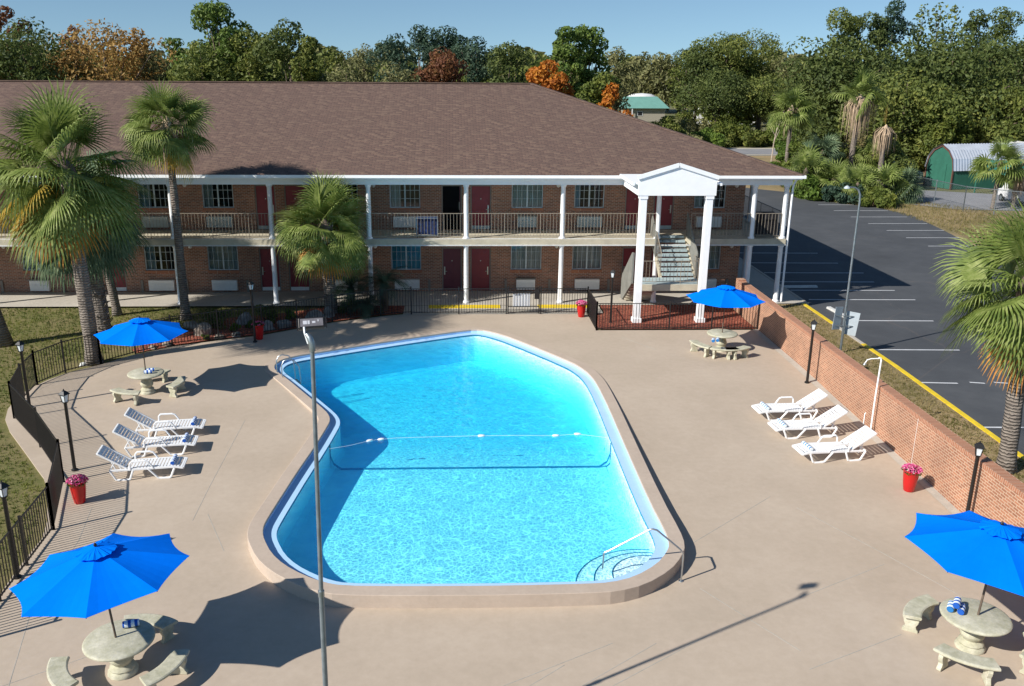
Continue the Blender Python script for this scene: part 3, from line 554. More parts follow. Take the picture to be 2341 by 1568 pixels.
# gallery slab round the front and right side
GX=15.75; SF=41.36
slab=MB()
def slabbox(x0,x1,y0,y1): slab.box(x0,x1,y0,y1,2.83,3.12)
slabbox(X0,9.55,SF,W-.002); slabbox(9.55,11.2,42.35,W-.002); slabbox(11.2,GX,SF,W-.002); slabbox(X1+.002,GX,W-.002,62)
slab.build('gallery_slab','cream_slab',motel,world=True)
MB().box(X0,GX+.02,SF-.012,SF-.001,2.80,2.86).box(X0,9.5,SF+.02,SF+.16,3.121,3.135).build('slab_edge_strip','stone_white',motel,world=True)
# columns
def column(x,y,r,z0,z1,mat='white_paint',sq=False,nm='column'):
    mb=MB()
    if sq:
        mb.box(x-r,x+r,y-r,y+r,z0+.22,z1-.16).box(x-r-.05,x+r+.05,y-r-.05,y+r+.05,z0,z0+.22).box(x-r-.03,x+r+.03,y-r-.03,y+r+.03,z1-.16,z1)
        o=mb.build(nm,mat,motel,world=True,bevel=.012)
    else:
        mb.lathe([(r*1.35,0),(r*1.35,.07),(r*1.1,.1),(r,.13),(r*.93,z1-z0-.13),(r*1.12,z1-z0-.1),(r*1.3,z1-z0-.05),(r*1.3,z1-z0)],20,(x,y,z0)); o=mb.build(nm,mat,motel,world=True,smooth=True)
    return o
CXS=[.61-4.51*k for k in range(0,8)]+[5.12,9.63,14.12,15.6]
for x in CXS:
    column(x,41.52,.115,.02,2.83); column(x,41.52,.115,3.125,5.64)
for y in (46.4,51,55.6): column(15.6,y,.115,.02,2.83); column(15.6,y,.115,3.125,5.64)
MB().tube([(16.02,41.45,5.95),(15.9,41.45,5.7),(15.87,41.47,5.5),(15.87,41.47,.05)],.05,8).build('downpipe','white_paint',motel,world=True,smooth=True)
# eaves, beam, soffit
EX=16.1; EY=41.03
MB().box(X0-1,15.8,41.4,41.64,5.64,5.98).box(15.4,15.8,41.64,62,5.64,5.98).build('beam','white_paint',motel,world=True)
MB().box(X0-1,EX-.02,41.1,W+.3,5.98,6.0).box(X1,EX-.02,W+.3,62,5.98,6.0).build('soffit','white_paint',motel,world=True)
MB().box(X0-1,EX,EY,EY+.06,5.93,6.1).box(EX-.06,EX,EY+.06,62,5.93,6.1).build('fascia','white_paint',motel,world=True)
g_=MB()
prof=[(-.13,6.13),(-.14,6.0),(-.10,5.985),(-.01,5.985),(-.01,6.0),(-.09,6.0),(-.12,6.02),(-.12,6.13)]
for a,b in ((X0-1,7.72),(11.4,EX+.12)): g_.yz([(EY+p[0],p[1]) for p in prof],a,b)
g_.xz([(EX-p[0],p[1]) for p in prof],EY-.1,62); g_.build('gutter','white_paint',motel,world=True)
ry=EY+11.75; rz=9.93; rx=4.45
rf=MB(); e=.03
rf.add([(X0-1,EY-e,6.12),(EX+e,EY-e,6.12),(rx,ry,rz),(X0-1,ry,rz)],[(0,1,2,3)])
rf.add([(EX+e,EY-e,6.12),(EX+e,2*ry-EY,6.12),(rx,ry,rz)],[(0,1,2)])
rf.add([(X0-1,2*ry-EY,6.12),(EX+e,2*ry-EY,6.12),(rx,ry,rz),(X0-1,ry,rz)],[(1,0,3,2)])
rf.add([(X0-1,EY-e,6.12),(X0-1,2*ry-EY,6.12),(X0-1,ry,rz)],[(1,0,2)])
rfo=rf.build('roof','shingles',motel,world=True,recalc=False)
MB().bar((X0-1,ry,rz+.02),(rx,ry,rz+.02),.3,.05).bar((rx,ry,rz+.02),(EX,EY,6.14),.26,.05).build('ridge_cap','shingles',rfo,world=True)
v_=MB()
for x,y in ((-9,50),(1,51.5),(-19,50)): pass
# portico
pf,pb=37.82,41.0
pt=MB().xz([(7.86,5.64),(11.2,5.64),(11.2,6.42),(9.53,6.93),(7.86,6.42)],pf,pf+.12).build('portico_gable','white_paint',motel,world=True)
MB().bar((7.8,pf-.03,6.40),(9.53,pf-.03,6.93),.17,.08,up=(0,1,0)).bar((9.53,pf-.03,6.93),(11.26,pf-.03,6.40),.17,.08,up=(0,1,0)).build('portico_rake','white_paint',motel,world=True)
MB().box(7.7,11.36,pf+.121,41.5,6.1,6.17).build('portico_roof','white_paint',motel,world=True)
for x0,x1 in ((7.86,8.0),(11.06,11.2)): MB().box(x0,x1,pf+.12,EY+.4,5.64,6.098).build('portico_beam','white_paint',motel,world=True)
for x0,x1 in ((7.62,7.7),(11.36,11.44)): MB().box(x0,x1,pf+.05,EY+.01,6.05,6.19).build('portico_gutter','white_paint',motel,world=True)
MB().box(8.0,11.06,pf+.12,W-2.5,5.98,6.0).build('portico_ceiling','white_paint',motel,world=True)
column(8.12,38.02,.15,.0,5.64,sq=True,nm='portico_column'); column(10.96,38.02,.15,.0,5.64,sq=True,nm='portico_column')
# gallery railing
def railing(x0,x1,y,z,parent,nm='railing',h=1.18,side=False):
    mb=MB(); Lh=x1-x0; n_=max(1,int(round(Lh/.155)))
    def q(t,zz): return (x0+t,y,zz) if not side else (y,x0+t,zz)
    mb.bar(q(0,z+h),q(Lh,z+h),.035,.025); mb.bar(q(0,z+.12),q(Lh,z+.12),.025,.02)
    for i in range(n_+1):
        t=Lh*i/n_; big=i%11==0 or i==n_
        mb.bar(q(t,z+(0 if big else .12)),q(t,z+h),.026 if big else .015)
    return mb.build(nm,'rail_metal' if nm!='dark_railing' else 'fence_black',parent,world=True,recalc=False)
cx_=sorted(x for x in CXS)
for a,b in zip(cx_,cx_[1:]):
    if a<9.6<b or b<=9.64 : 
        railing(a+.12,b-.12,SF+.1,3.13,motel)
    elif a>9 and b<15: railing(11.2,b-.12,SF+.1,3.13,motel)
    else: railing(a+.12,b-.12,SF+.1,3.13,motel)
railing(SF+.25,61.8,GX-.07,3.13,motel,nm='dark_railing',side=True)
# stairs
ST=motel
MB().box(8.42,11.15,38.7,40.1,1.30,1.56).build('stair_landing','stair_teal',ST,world=True)
MB().box(8.42,11.15,38.66,38.7,1.28,1.565).box(8.42,11.15,38.7,40.09,1.26,1.298).build('landing_edge','cream_slab',ST,world=True)
tr_=MB(); nst=9
for i in range(nst):
    y=40.1+i*.262; z=1.56+(i+1)*(3.12-1.56)/(nst+0.0)-.0
    if i<nst: 
        for q in range(4): tr_.box(9.66+q*.365,9.66+q*.365+.34,y,y+.29,z-.10,z)
tr_.build('upper_flight','stair_teal',ST,world=True)
MB().yz([(40.1,1.3),(40.1,1.6),(42.5,3.12),(42.5,2.8)],9.56,9.64).yz([(40.1,1.3),(40.1,1.6),(42.5,3.12),(42.5,2.8)],11.14,11.22).build('upper_stringer','cream_slab',ST,world=True)
MB().yz([(40.12,1.6),(40.12,2.65),(42.4,4.2),(42.4,3.12)],11.22,11.27).build('upper_side_screen','parapet_grey',ST,world=True)
MB().yz([(41.2,2.3),(41.2,3.35),(42.4,4.2),(42.4,3.12)],9.50,9.55).build('upper_side_screen','parapet_grey',ST,world=True)
mb=MB()
for i in range(14): yy=40.15+i*.165; zz=1.6+(yy-40.1)*.64; mb.bar((9.58,yy,zz),(9.58,yy,zz+1.02),.014)
mb.bar((9.58,40.12,2.64),(9.58,42.4,4.1),.03); mb.build('stair_railing','rail_metal',ST,world=True,recalc=False)
lf=MB(); nl=8
for i in range(nl):
    y=40.1+i*.275; z=1.56-(i+1)*1.56/nl
    lf.box(8.3,9.5,y,y+.275,max(.013,z-.12),z+.005)
lf.build('lower_flight','cream_slab',ST,world=True)
MB().yz([(40.1,1.28),(40.1,1.42),(42.3,.1),(42.3,.013),(42.05,.013)],8.3,9.5).build('lower_underside','stair_side',ST,world=True)
MB().yz([(40.0,1.3),(40.0,2.72),(40.2,2.72),(42.3,1.25),(42.45,.95),(42.45,.013),(42.1,.013)],8.22,8.3).build('lower_parapet','parapet_grey',ST,world=True)
railing(8.45,10.95,38.78,1.56,ST,nm='landing_railing',h=1.05)
mb=MB(); mb.bar((11.1,38.8,2.6),(11.1,40.1,2.6),.03)
for i in range(9): mb.bar((11.1,38.8+i*.16,1.58),(11.1,38.8+i*.16,2.6),.014)
mb.build('landing_railing','rail_metal',ST,world=True,recalc=False)

# ------------------------------------------------------------------ garden walls and fences
bw=thing('brick_wall',(13.35,25,0),'long low orange brick wall between the pool deck and the car park','wall')
mb=MB(); wx0,wx1,wy0,wy1,wt=13.2,13.5,8.,40.2,1.33
mb.add([(x,y,z) for y in (wy0,wy1) for x,z in ((wx0,-.6),(wx1,-.6),(wx1,wt),(wx0,wt))],[(0,1,2,3),(7,6,5,4),(1,5,6,2),(3,7,4,0),(2,6,7,3)]).build('wall_body','wall_brick',bw,world=True)
MB().box(wx0-.015,wx1+.015,wy0,wy1+.01,wt+.001,wt+.105).build('wall_coping','wall_cap_brick',bw,world=True)
MB().box(wx0-.02,wx1+.02,39.85,40.25,-.1,wt+.16).build('end_pier','wall_brick',bw,world=True)
MB().box(wx0-.006,wx0+.003,23.2,23.215,-.3,wt).build('wall_joint','stone_white',bw,world=True)
sheet('wall_footing',[(12.93,10),(13.2,10),(13.2,36.75),(12.93,36.75)],'old_concrete',.012)
def fence(name,pts,label,h=1.22,gap=.118,group='black metal fences round the pool deck',mat='fence_black',pane=True):
    """pts are (x,y,z) post places"""
    o=thing(name,pts[0],label,'fence',group)
    for a,b in zip(pts,pts[1:]):
        a,b=Vector(a),Vector(b); d=b-a; n_=max(2,int(d.length/gap)); mb=MB()
        up=Vector((0,0,1))
        for zz in (.1,h-.03): mb.bar(a+up*zz,b+up*zz,.03,.03)
        for i in range(1,n_): p=a+d*(i/n_); mb.bar(p+up*.06,p+up*(h-.02),.02)
        mb.build('picket_panel',mat,o,world=True,recalc=False)
    for p in pts: p=Vector(p); MB().bar(p,p+Vector((0,0,h+.06)),.055).add([],[]).build('post',mat,o,world=True,recalc=False)
    return o
D=lambda x,y: tuple(dk(x,y)-Vector((0,0,.005)))
fence('pool_fence',[D(940,717),D(870,721),D(760,735),D(680,750),D(600,763),D(500,775),D(394,789),D(310,809),D(231,831)],'black metal picket fence curving along the palm bed behind the deck')
fence('pool_fence',[D(231,831),D(150,852),D(85.5,879.5)],'black metal picket fence between the two leftmost palms and the deck')
fence('pool_fence',[D(85.5,879.5),D(55,912),D(33,956)],'short black fence turning round the far left corner of the deck')
fence('pool_fence',[D(33,956),D(93,1022),D(145.4,1101.5)],'black metal fence slanting across the deck behind the left flower pot')
fence('pool_fence',[D(145.4,1101.5),D(122.8,1210.5)],'very short black fence panel just left of the pink flower pot')
fence('pool_fence',[D(122.8,1210.5),D(62,1292),D(0,1374),D(-90,1480)],'black metal fence running out at the lower left above the lawn')
fence('pool_fence',[(-1.92,39.5,.0),(.25,39.5,.0),(2.42,39.5,.0)],'black metal fence left of the gate in front of the red doors')
fence('pool_fence',[(4.0,39.5,.0),(6.15,39.5,.0)],'black metal fence right of the gate with a red pot before it')
fence('pool_fence',[(6.15,39.5,.0),(6.15,36.78,0)],'short black fence side of the mulch bed by the red pot')
fence('pool_fence',[(6.15,36.78,.0),(9.3,36.78,0),(11.15,36.78,0),(13.15,36.78,0)],'black metal fence in front of the red mulch and white portico columns')
gt_=thing('pool_gate',(3.2,39.5,0),'black metal gate with a white notice board fixed behind its bars','gate')
mb=MB()
for zz in (.08,.35,1.0,1.22): mb.bar((2.5,39.5,zz),(3.92,39.5,zz),.035)
for i in range(12): mb.bar((2.5+i*.129,39.5,.08),(2.5+i*.129,39.5,1.22),.018)
mb.bar((2.5,39.5,0.02),(2.5,39.5,1.3),.05).bar((3.92,39.5,0.02),(3.92,39.5,1.3),.05); mb.build('gate_frame','fence_black',gt_,world=True,recalc=False)
MB().box(2.72,3.5,39.53,39.55,.35,.98).build('notice_board','white_paint',gt_,world=True)
MB().box(3.7,3.9,39.42,39.48,.72,1.18).build('lock_box','fence_black',gt_,world=True)
MB().box(2.68,2.95,39.44,39.48,.98,1.06).build('latch','fence_black',gt_,world=True)

# ------------------------------------------------------------------ lamp posts
def lamp_post(loc,label,h=2.3):
    o=thing('lamp_post',loc,label,'lamp','black lantern posts round the pool')
    MB().lathe([(.09,0),(.09,.04),(.05,.07),(.045,h-.42),(.055,h-.4)],10).build('pole','black_paint',o,smooth=True)
    l_=MB()
    z=h-.4
    l_.lathe([(.05,0),(.075,.015),(.075,.03)],4,(0,0,z)); l_.lathe([(.155,0),(.15,.02),(.06,.10),(.02,.12),(.015,.16)],4,(0,0,z+.25))
    for a in range(4):
        t=pi/2*a; l_.bar((.075*math.cos(t),.075*math.sin(t),z+.02),(.115*math.cos(t),.115*math.sin(t),z+.26),.016)
    c=l_.build('lantern_frame','black_paint',o); c.rotation_euler=(0,0,R(20))
    g_=MB().lathe([(.062,0),(.1,.21)],4,(0,0,z+.035)).build('lantern_glass','lantern_glass',o); g_.rotation_euler=(0,0,R(20)); return o
for px,py,lab,h in ((68,930,'black lantern post standing beside the far left fence corner',2.32),(171,1075,'black lantern post standing behind the pink flower pot on the left',2.44),(40,1320,'black lantern post at the lower left fence above a blue umbrella',2.4),(1844,875,'black lantern post against the brick wall near the upper right umbrella',2.38),(1395,738,'black lantern post in the red mulch left of the portico',2.44),(583,782,'black lantern post in the shaded palm bed behind a red pot',2.58),(2262,1197,'black lantern post against the brick wall above the lower right umbrella',2.28)):
    q=dk(px,py); q.x=min(q.x,13.0); lamp_post(q,lab,h)

# ------------------------------------------------------------------ umbrellas, tables, benches
def umbrella(loc,label,rz,tilt=(0,0),Rr=1.54,zt=2.64,zr=2.16):
    o=thing('patio_umbrella',loc,label,'umbrella','blue patio umbrellas over the stone tables')
    MB().tube([(0,0,.70),(0,0,zt-.02)],.021,10).build('pole','dull_grey_metal' if False else 'bark_brown',o,smooth=True)
    MB().lathe([(.012,0),(.03,.01),(.03,.04),(.012,.07)],10,(0,0,zt+.05)).build('finial','black_paint',o,smooth=True)
    MB().tube([(0,0,zt-.62),(0,0,zt-.5)],.035,8).tube([(0,0,zt-.9),(0,0,zt-.8)],.034,8).tube([(.02,0,zt-.85),(.13,0,zt-.85),(.13,.0,zt-.93)],.01,6).build('runner_and_crank','black_paint',o)
    for k in range(8):
        a=pi/4*k; c,s=math.cos(a),math.sin(a)
        MB().bar((.03*c,.03*s,zt-.04),(Rr*c*.99,Rr*s*.99,zr-.015),.016).bar((.03*c,.03*s,zt-.56),(Rr*.5*c,Rr*.5*s,(zt+zr)/2-.035),.012).build('rib','bark_brown',o)
    # canopy: eight panels, hollow between the ribs and scalloped at the rim
    vs=[];fs=[];nr=7;na=6
    vs.append((0,0,zt))
    for i in range(1,nr+1):
        t=i/nr
        for k in range(8):
            for j in range(na):
                u=j/na; a=pi/4*(k+u); A=Vector((math.cos(pi/4*k),math.sin(pi/4*k))); B=Vector((math.cos(pi/4*(k+1)),math.sin(pi/4*(k+1))))
                p=(A*(1-u)+B*u)*Rr*t; sag=4*u*(1-u)
                p*=1-.055*sag*t*t
                z=zt+(zr-zt)*(t**1.05)-.05*sag*t*(1-t*.3)
                vs.append((p.x,p.y,z))
    m_=8*na
    for j in range(m_): fs.append((0,1+j,1+(j+1)%m_))
    for i in range(nr-1):
        for j in range(m_): fs.append((1+i*m_+j,1+(i+1)*m_+j,1+(i+1)*m_+(j+1)%m_,1+i*m_+(j+1)%m_))
    mb=MB().add(vs,fs); cv=mb.build('canopy','blue_canvas',o,recalc=False)
    md=cv.modifiers.new('solid','SOLIDIFY'); md.thickness=.004
    rn=random.Random(label)
    vs=[(0,0,zt+.055)];fs=[]; m2=48
    for i in range(1,4):
        for j in range(m2):
            a=2*pi*j/m2; rr=.34*i/3*(1+.05*math.cos(a*8)); z=zt+.055-.10*(i/3)**1.1 + (.0 if i<3 else rn.uniform(-.015,.012)) + .012*math.sin(a*16+i)*(i/3)
            vs.append((rr*math.cos(a),rr*math.sin(a),z))
    for j in range(m2): fs.append((0,1+j,1+(j+1)%m2))
    for i in range(2):
        for j in range(m2): fs.append((1+i*m2+j,1+(i+1)*m2+j,1+(i+1)*m2+(j+1)%m2,1+i*m2+(j+1)%m2))
    vt=MB().add(vs,fs).build('vent_cap','blue_canvas',o,recalc=False); vt.modifiers.new('solid','SOLIDIFY').thickness=.004
    # tie strap lying on one panel
    a=R(200)-rz; pts=[]
    for q in range(9):
        t=q/8; rr=1.02+.16*math.sin(t*pi); aa=R(-150)+ (t-.5)*.34 - rz; zz=zt+(zr-zt)*(rr*1.0/Rr)**1.05+.012
        pts.append((rr*math.cos(aa),rr*math.sin(aa),zz))
    o.rotation_euler=(R(tilt[0]),R(tilt[1]),rz); return o
def stone_table(loc,label,rz=0):
    o=thing('stone_table',loc,label,'table','round cast stone tables',rz)
    MB().lathe([(.02,.66),(.5,.66),(.575,.675),(.60,.69),(.605,.715),(.59,.735),(.57,.745),(.55,.748),(.54,.752),(.02,.752)],44).build('tabletop','cast_stone',o,smooth=True)
    MB().lathe([(.26,0),(.26,.05),(.235,.08),(.215,.1),(.225,.13),(.2,.17),(.145,.2),(.16,.235),(.205,.29),(.215,.34),(.19,.43),(.15,.5),(.135,.55),(.17,.6),(.2,.64),(.2,.66)],24,wob=.022).build('pedestal','cast_stone',o,smooth=True)
    return o
def bench(loc,ang,label):
    # ang: direction from the table to the bench; arc concave to the table
    o=thing('stone_bench',loc,label,'bench','curved cast stone benches',ang)
    ri,ro=.93,1.29; hs=R(27); n_=14; cx_=-1.11
    mb=MB(); vs=[]
    for rr,zz in ((ri+.02,.36),(ri,.385),(ri+.0,.415),(ri+.03,.43),(ro-.03,.43),(ro,.415),(ro,.385),(ro-.02,.36)):
        for i in range(n_+1):
            a=-hs+2*hs*i/n_; vs.append((cx_+rr*math.cos(a),rr*math.sin(a),zz))
    k=8; fs=[(q*(n_+1)+i,q*(n_+1)+i+1,((q+1)%k)*(n_+1)+i+1,((q+1)%k)*(n_+1)+i) for q in range(k) for i in range(n_)]
    fs+=[tuple(q*(n_+1) for q in range(k)),tuple(q*(n_+1)+n_ for q in range(k))[::-1]]
    mb.add(vs,fs).build('seat','cast_stone',o,bevel=.006)
    for s in (-1,1):
        a=s*hs*.74; c=Vector((cx_+1.11*math.cos(a),1.11*math.sin(a),0)); rad=Vector((math.cos(a),math.sin(a),0)); tan=Vector((-math.sin(a),math.cos(a),0))
        prof=[(-.15,0),(-.15,.05),(-.115,.09),(-.10,.15),(-.135,.22),(-.15,.29),(-.13,.36),(.13,.36),(.15,.29),(.135,.22),(.10,.15),(.115,.09),(.15,.05),(.15,0)]
        v=[c+rad*p[0]+tan*q+Vector((0,0,p[1])) for q in (-.045,.045) for p in prof]; m_=len(prof)
        MB().add(v,[tuple(range(m_)),tuple(range(m_,2*m_))[::-1]]+[(i,m_+i,m_+(i+1)%m_,(i+1)%m_) for i in range(m_)]).build('leg','cast_stone',o,bevel=.008)
    return o
def towel(loc,rz,Lh,r,label,group,nm='rolled_towel',mat='striped_towel',tilt=0):
    mb=MB(); n_=22; prof=[]; 
    for j in range(n_+6):
        a=2*pi*j/n_; rr=r*(1-.06*j/n_) if j<n_ else r*.94
        prof.append((rr*math.cos(a),rr*math.sin(a)))
    prof=prof[:n_]
    segs=10; vs=[]
    for i in range(segs+1):
        x=-Lh/2+Lh*i/segs; e=1-.10*(abs(2*i/segs-1))**6
        vs+=[(x,p[0]*e,p[1]*e*.92+r*.92) for p in prof]
    fs=[(i*n_+j,i*n_+(j+1)%n_,(i+1)*n_+(j+1)%n_,(i+1)*n_+j) for i in range(segs) for j in range(n_)]+[tuple(range(n_))[::-1],tuple(segs*n_+j for j in range(n_))]
    o=mb.add(vs,fs).build(nm,mat,smooth=True); o.location=Vector(loc); o.rotation_euler=(0,tilt,rz); return tag(o,label,'towel',group)
sets=[ # name, table px, umbrella rz, tilt, benches px
 ('upper left',(338,897),8,(0,0),[((295,890),'stone bench in front of the upper left table, towards the fence'),((399,872),'stone bench to the right of the upper left table'),((352,846),'stone bench hidden behind the upper left table')]),
 ('upper right',(1647,801),22,(0,0),[((1593,787),'stone bench to the left of the upper right table'),((1664,814),'stone bench in front of the upper right table'),((1697,801),'stone bench in shade beside the upper right table')]),
 ('lower left',(282,1534),12,(-2,-4.5),[((155,1532),'stone bench cut by the frame left of the lower left table'),((362,1518),'stone bench to the right of the lower left table'),((338,1420),'stone bench behind the lower left table under the umbrella pole')]),
 ('lower right',(2216,1478),-14,(0,3),[((2125,1395),'stone bench to the left of the lower right table'),((2212,1492),'stone bench in front of the lower right table'),((2335,1470),'stone bench at the right edge beside the lower right table')])]
for nm,tp,urz,tl,bs in sets:
    b=dk(*tp)
    ks=1.08 if nm.startswith('lower') else 1.0
    t_=stone_table(b,f'round cast stone table in the {nm} seating group',R(17))
    t_.scale=(ks,ks,1.0); u_=umbrella(b,f'bright blue octagonal umbrella over the {nm} stone table',R(urz),tl); u_.scale=(1.08,1.08,1.03) if nm=='lower right' else ((1.03,1.03,1.0) if ks>1 else (1,1,1))
    for (bx,by),lab in bs:
        p=at(bx,by,.42+b.z); d=(p-b).to_2d(); ang=math.atan2(d.y,d.x); q=b+Vector((math.cos(ang),math.sin(ang),0))*1.11
        bench(q,ang,lab)
def ontable(px,py,z=.752): b=dk(*[s for s in sets if s[0]==nmx][0][1]); return at(px,py,b.z+z)
nmx='lower left'; p=ontable(300,1432); towel(p,R(17),.30,.075,'blue and white rolled towel beside the pole on the lower left table','towels on the stone tables'); 
nmx='upper left'; p=ontable(339,854); towel(p,R(15),.27,.07,'pair roll nearest the front on the upper left table','towels on the stone tables')['label']='blue and white rolled towel in front on the upper left table'
p=ontable(344,849); towel(p,R(15),.27,.065,'blue and white rolled towel behind its twin on the upper left table','towels on the stone tables')
nmx='upper right'; p=ontable(1630,781); towel(p,R(70),.28,.07,'left rolled towel of two on the upper right table','towels on the stone tables',mat='pale_striped_towel')
p=ontable(1640,780); towel(p,R(70),.28,.07,'right rolled towel of two on the upper right table','towels on the stone tables',mat='pale_striped_towel')
nmx='lower right'; p=ontable(2172,1392); towel(p,R(55),.3,.07,'left rolled towel in the pile on the lower right table','towels on the stone tables',mat='pale_striped_towel')
p2=ontable(2196,1398); towel(p2,R(55),.3,.07,'right rolled towel in the pile on the lower right table','towels on the stone tables')
towel((p+p2)/2+Vector((0,0,.115)),R(55),.3,.07,'top rolled towel of the pile on the lower right table','towels on the stone tables')

# ------------------------------------------------------------------ sun loungers
def lounger():
    o=thing('sun_lounger',(0,0,0),'x','sun lounger','white plastic sun loungers')
    w_=.32; th=R(33); hx,hz=-.42,.34; Lb=.86
    # seat slats from x=-.42 to 1.06, the foot end dips
    seat=MB(); x=-.40
    def zs(x): return .345 if x<.85 else .345-.22*(x-.85)
    while x<1.02:
        seat.box(x,x+.062,-w_+.03,w_-.03,zs(x)-.012,zs(x)+.006); x+=.088
    seat.build('seat_slats','white_plastic',o)
    b=MB(); c,s=math.cos(th),math.sin(th); t=.03
    while t<Lb-.04:
        p0=Vector((hx-t*c,0,hz+t*s)); p1=Vector((hx-(t+.062)*c,0,hz+(t+.062)*s))
        b.bar((p0+p1)/2+Vector((0,-w_+.04,0)),(p0+p1)/2+Vector((0,w_-.04,0)),.066 if t<Lb-.15 else .09,.014,up=(s,0,c)); t+=.09
    b.build('back_slats','white_plastic',o)
    bf=MB()
    for sy in (-1,1): bf.bar((hx,sy*(w_-.03),hz),(hx-Lb*c,sy*(w_-.03),hz+Lb*s),.04,.05,up=(s,0,c))
    bf.bar((hx-Lb*c,-w_+.02,hz+Lb*s),(hx-Lb*c,w_-.02,hz+Lb*s),.05,.05)
    for sy in (-1,1): bf.bar((hx-.5*c,sy*.24,hz+.5*s),(hx-.02-.25,sy*.24,.2),.022,.03)
    bf.build('back_frame','white_plastic',o,bevel=.006)
    rl=MB()
    for sy in (-1,1):
        y=sy*w_; rl.bar((-.86,y,.30),(.86,y,.33),.035,.06).bar((.86,y,.33),(1.09,y,.285),.035,.055)
    rl.bar((1.09,-w_,.285),(1.09,w_,.285),.05,.05).bar((-.86,-w_,.3),(-.86,w_,.3),.04,.045); rl.build('side_rails','white_plastic',o,bevel=.008)
    for sy in (-1,1):
        y=sy*(w_+.01)
        MB().tube([(-.86,y,.3),(-.72,y,.03),(-.66,y,.015),(-.40,y,.015),(-.34,y,.03),(-.24,y,.3)],[.03]*6,6).build('leg','white_plastic',o)
        MB().tube([(.16,y,.31),(.40,y,.03),(.46,y,.015),(.70,y,.015),(.75,y,.04),(.86,y,.3)],[.03]*6,6).build('leg','white_plastic',o)
        MB().tube([(-.32,y,.31),(-.31,y,.48),(-.25,y,.55),(.10,y,.55),(.18,y,.52),(.30,y,.33)],[.026,.026,.028,.028,.026,.026],6).build('armrest','white_plastic',o)
    return o
def place_lounger(proto,first,mid,rz,label,tw,mat):
    o=proto if first else copy_tree(proto)
    o.location=mid; o.rotation_euler=(0,0,rz); o['label']=label
    q=Matrix.Rotation(rz,4,'Z')@Vector((.80,0,.352)); towel(Vector(mid)+q,rz+pi/2,.52,.062,tw,'rolled towels on the sun loungers',mat=mat)
    return o
lp=lounger()
def mid(nx,ny,rz,off=.33):            # near front leg foot seen at (nx,ny): its place is (.58,-.33) on a left lounger, mirrored on a right one
    p=dk(nx,ny); s=-1 if abs(rz)<pi/2 else 1
    q=Matrix.Rotation(rz,4,'Z')@Vector((.58,s*.33,0)); return p-q
for i,(nx,ny,rz,w1) in enumerate(((377,1093,6,'nearest'),(405,1040,6,'middle'),(425,1000,6,'farthest'))):
    place_lounger(lp,i==0,mid(nx,ny,R(rz)),R(rz),f'white slatted lounger, {w1} of the three on the left of the pool',f'rolled towel on the {w1} left lounger','striped_towel')
for i,(nx,ny,rz,w1) in enumerate(((1870,1058,186,'nearest'),(1809,1003,184,'middle'),(1769,962,184,'farthest'))):
    place_lounger(lp,False,mid(nx,ny,R(rz)),R(rz),f'white slatted lounger, {w1} of the three on the right by the wall',f'rolled towel on the {w1} right lounger','pale_striped_towel')

# ------------------------------------------------------------------ flower pots
def pot(loc,label,fl=True,h=.62,dark=False):
    o=thing('flower_pot',loc,label,'planter','tall red glazed pots')
    MB().lathe([(.125,0),(.14,.02),(.17,.2),(.195,.42),(.205,h-.06),(.22,h-.03),(.22,h),(.19,h),(.18,h-.06),(.01,h-.07)],24).build('pot','red_glaze',o,smooth=True)
    rn=random.Random(label)
    def tuft(nm,mat,n_,r0,z0,zh,sz):
        mb=MB()
        for _ in range(n_):
            a=rn.uniform(0,2*pi); e=rn.uniform(0,1); rr=r0*math.sqrt(rn.random()); p=Vector((rr*math.cos(a),rr*math.sin(a),z0+zh*math.sqrt(max(0,1-(rr/r0)**2))*rn.uniform(.55,1)))
            u=Vector((rn.gauss(0,1),rn.gauss(0,1),rn.gauss(0,.5))).normalized(); v=u.cross(Vector((rn.gauss(0,1),rn.gauss(0,1),rn.gauss(0,1)))).normalized(); s_=sz*rn.uniform(.6,1.2)
            mb.add([p-u*s_-v*s_*.6,p+u*s_-v*s_*.6,p+u*s_+v*s_*.6,p-u*s_+v*s_*.6],[(0,1,2,3)])
        mb.build(nm,mat,o,recalc=False)
    if fl:
        tuft('leaves','fol_lime' if not dark else 'fol_dark',260,.25,h-.08,.12,.028); tuft('flowers','flower_pink',330,.27,h-.02,.17,.024); tuft('white_flowers','flower_white',60,.26,h-.02,.16,.02)
    else: tuft('leaves','fol_dark',160,.2,h-.08,.2,.04); tuft('flowers','flower_pink',50,.3,h-.02,.2,.03)
pot(dk(183,1148),'red pot of pink flowers on the left beside the fence corner')
pot(dk(2076,1121),'red pot of pink flowers on the right in front of the brick wall')
pot(dk(1328,724),'red pot of pink flowers just right of the pool gate')
pot(dk(593,775),'red pot in the shade of the palm bed behind the deck',fl=False)

# ------------------------------------------------------------------ pool ladder, hand rail, rope
p0=at(627,842,.0); p1=at(645,858,.0); dirp=Vector((.92,.30,0)).normalized()
o=thing('pool_ladder',(p0+p1)/2,'stainless steel ladder at the far left corner of the pool','ladder')
hs=[]
for k,p in enumerate((at(633,851,.012),at(645,862,.012))):
    q=[p,p+Vector((0,0,.45)),p+dirp*.08+Vector((0,0,.60)),p+dirp*.22+Vector((0,0,.66)),p+dirp*.45+Vector((0,0,.60)),p+dirp*.62+Vector((0,0,.35)),p+dirp*.66+Vector((0,0,-.1)),p+dirp*.66+Vector((0,0,-1.0))]
    MB().tube(q,.021,8).build('side_rail','stainless',o,world=True,smooth=True); hs.append(p)
for z in (-.35,-.6,-.85): MB().bar(hs[0]+dirp*.66+Vector((0,0,z)),hs[1]+dirp*.66+Vector((0,0,z)),.08,.025).build('rung','stainless',o,world=True)
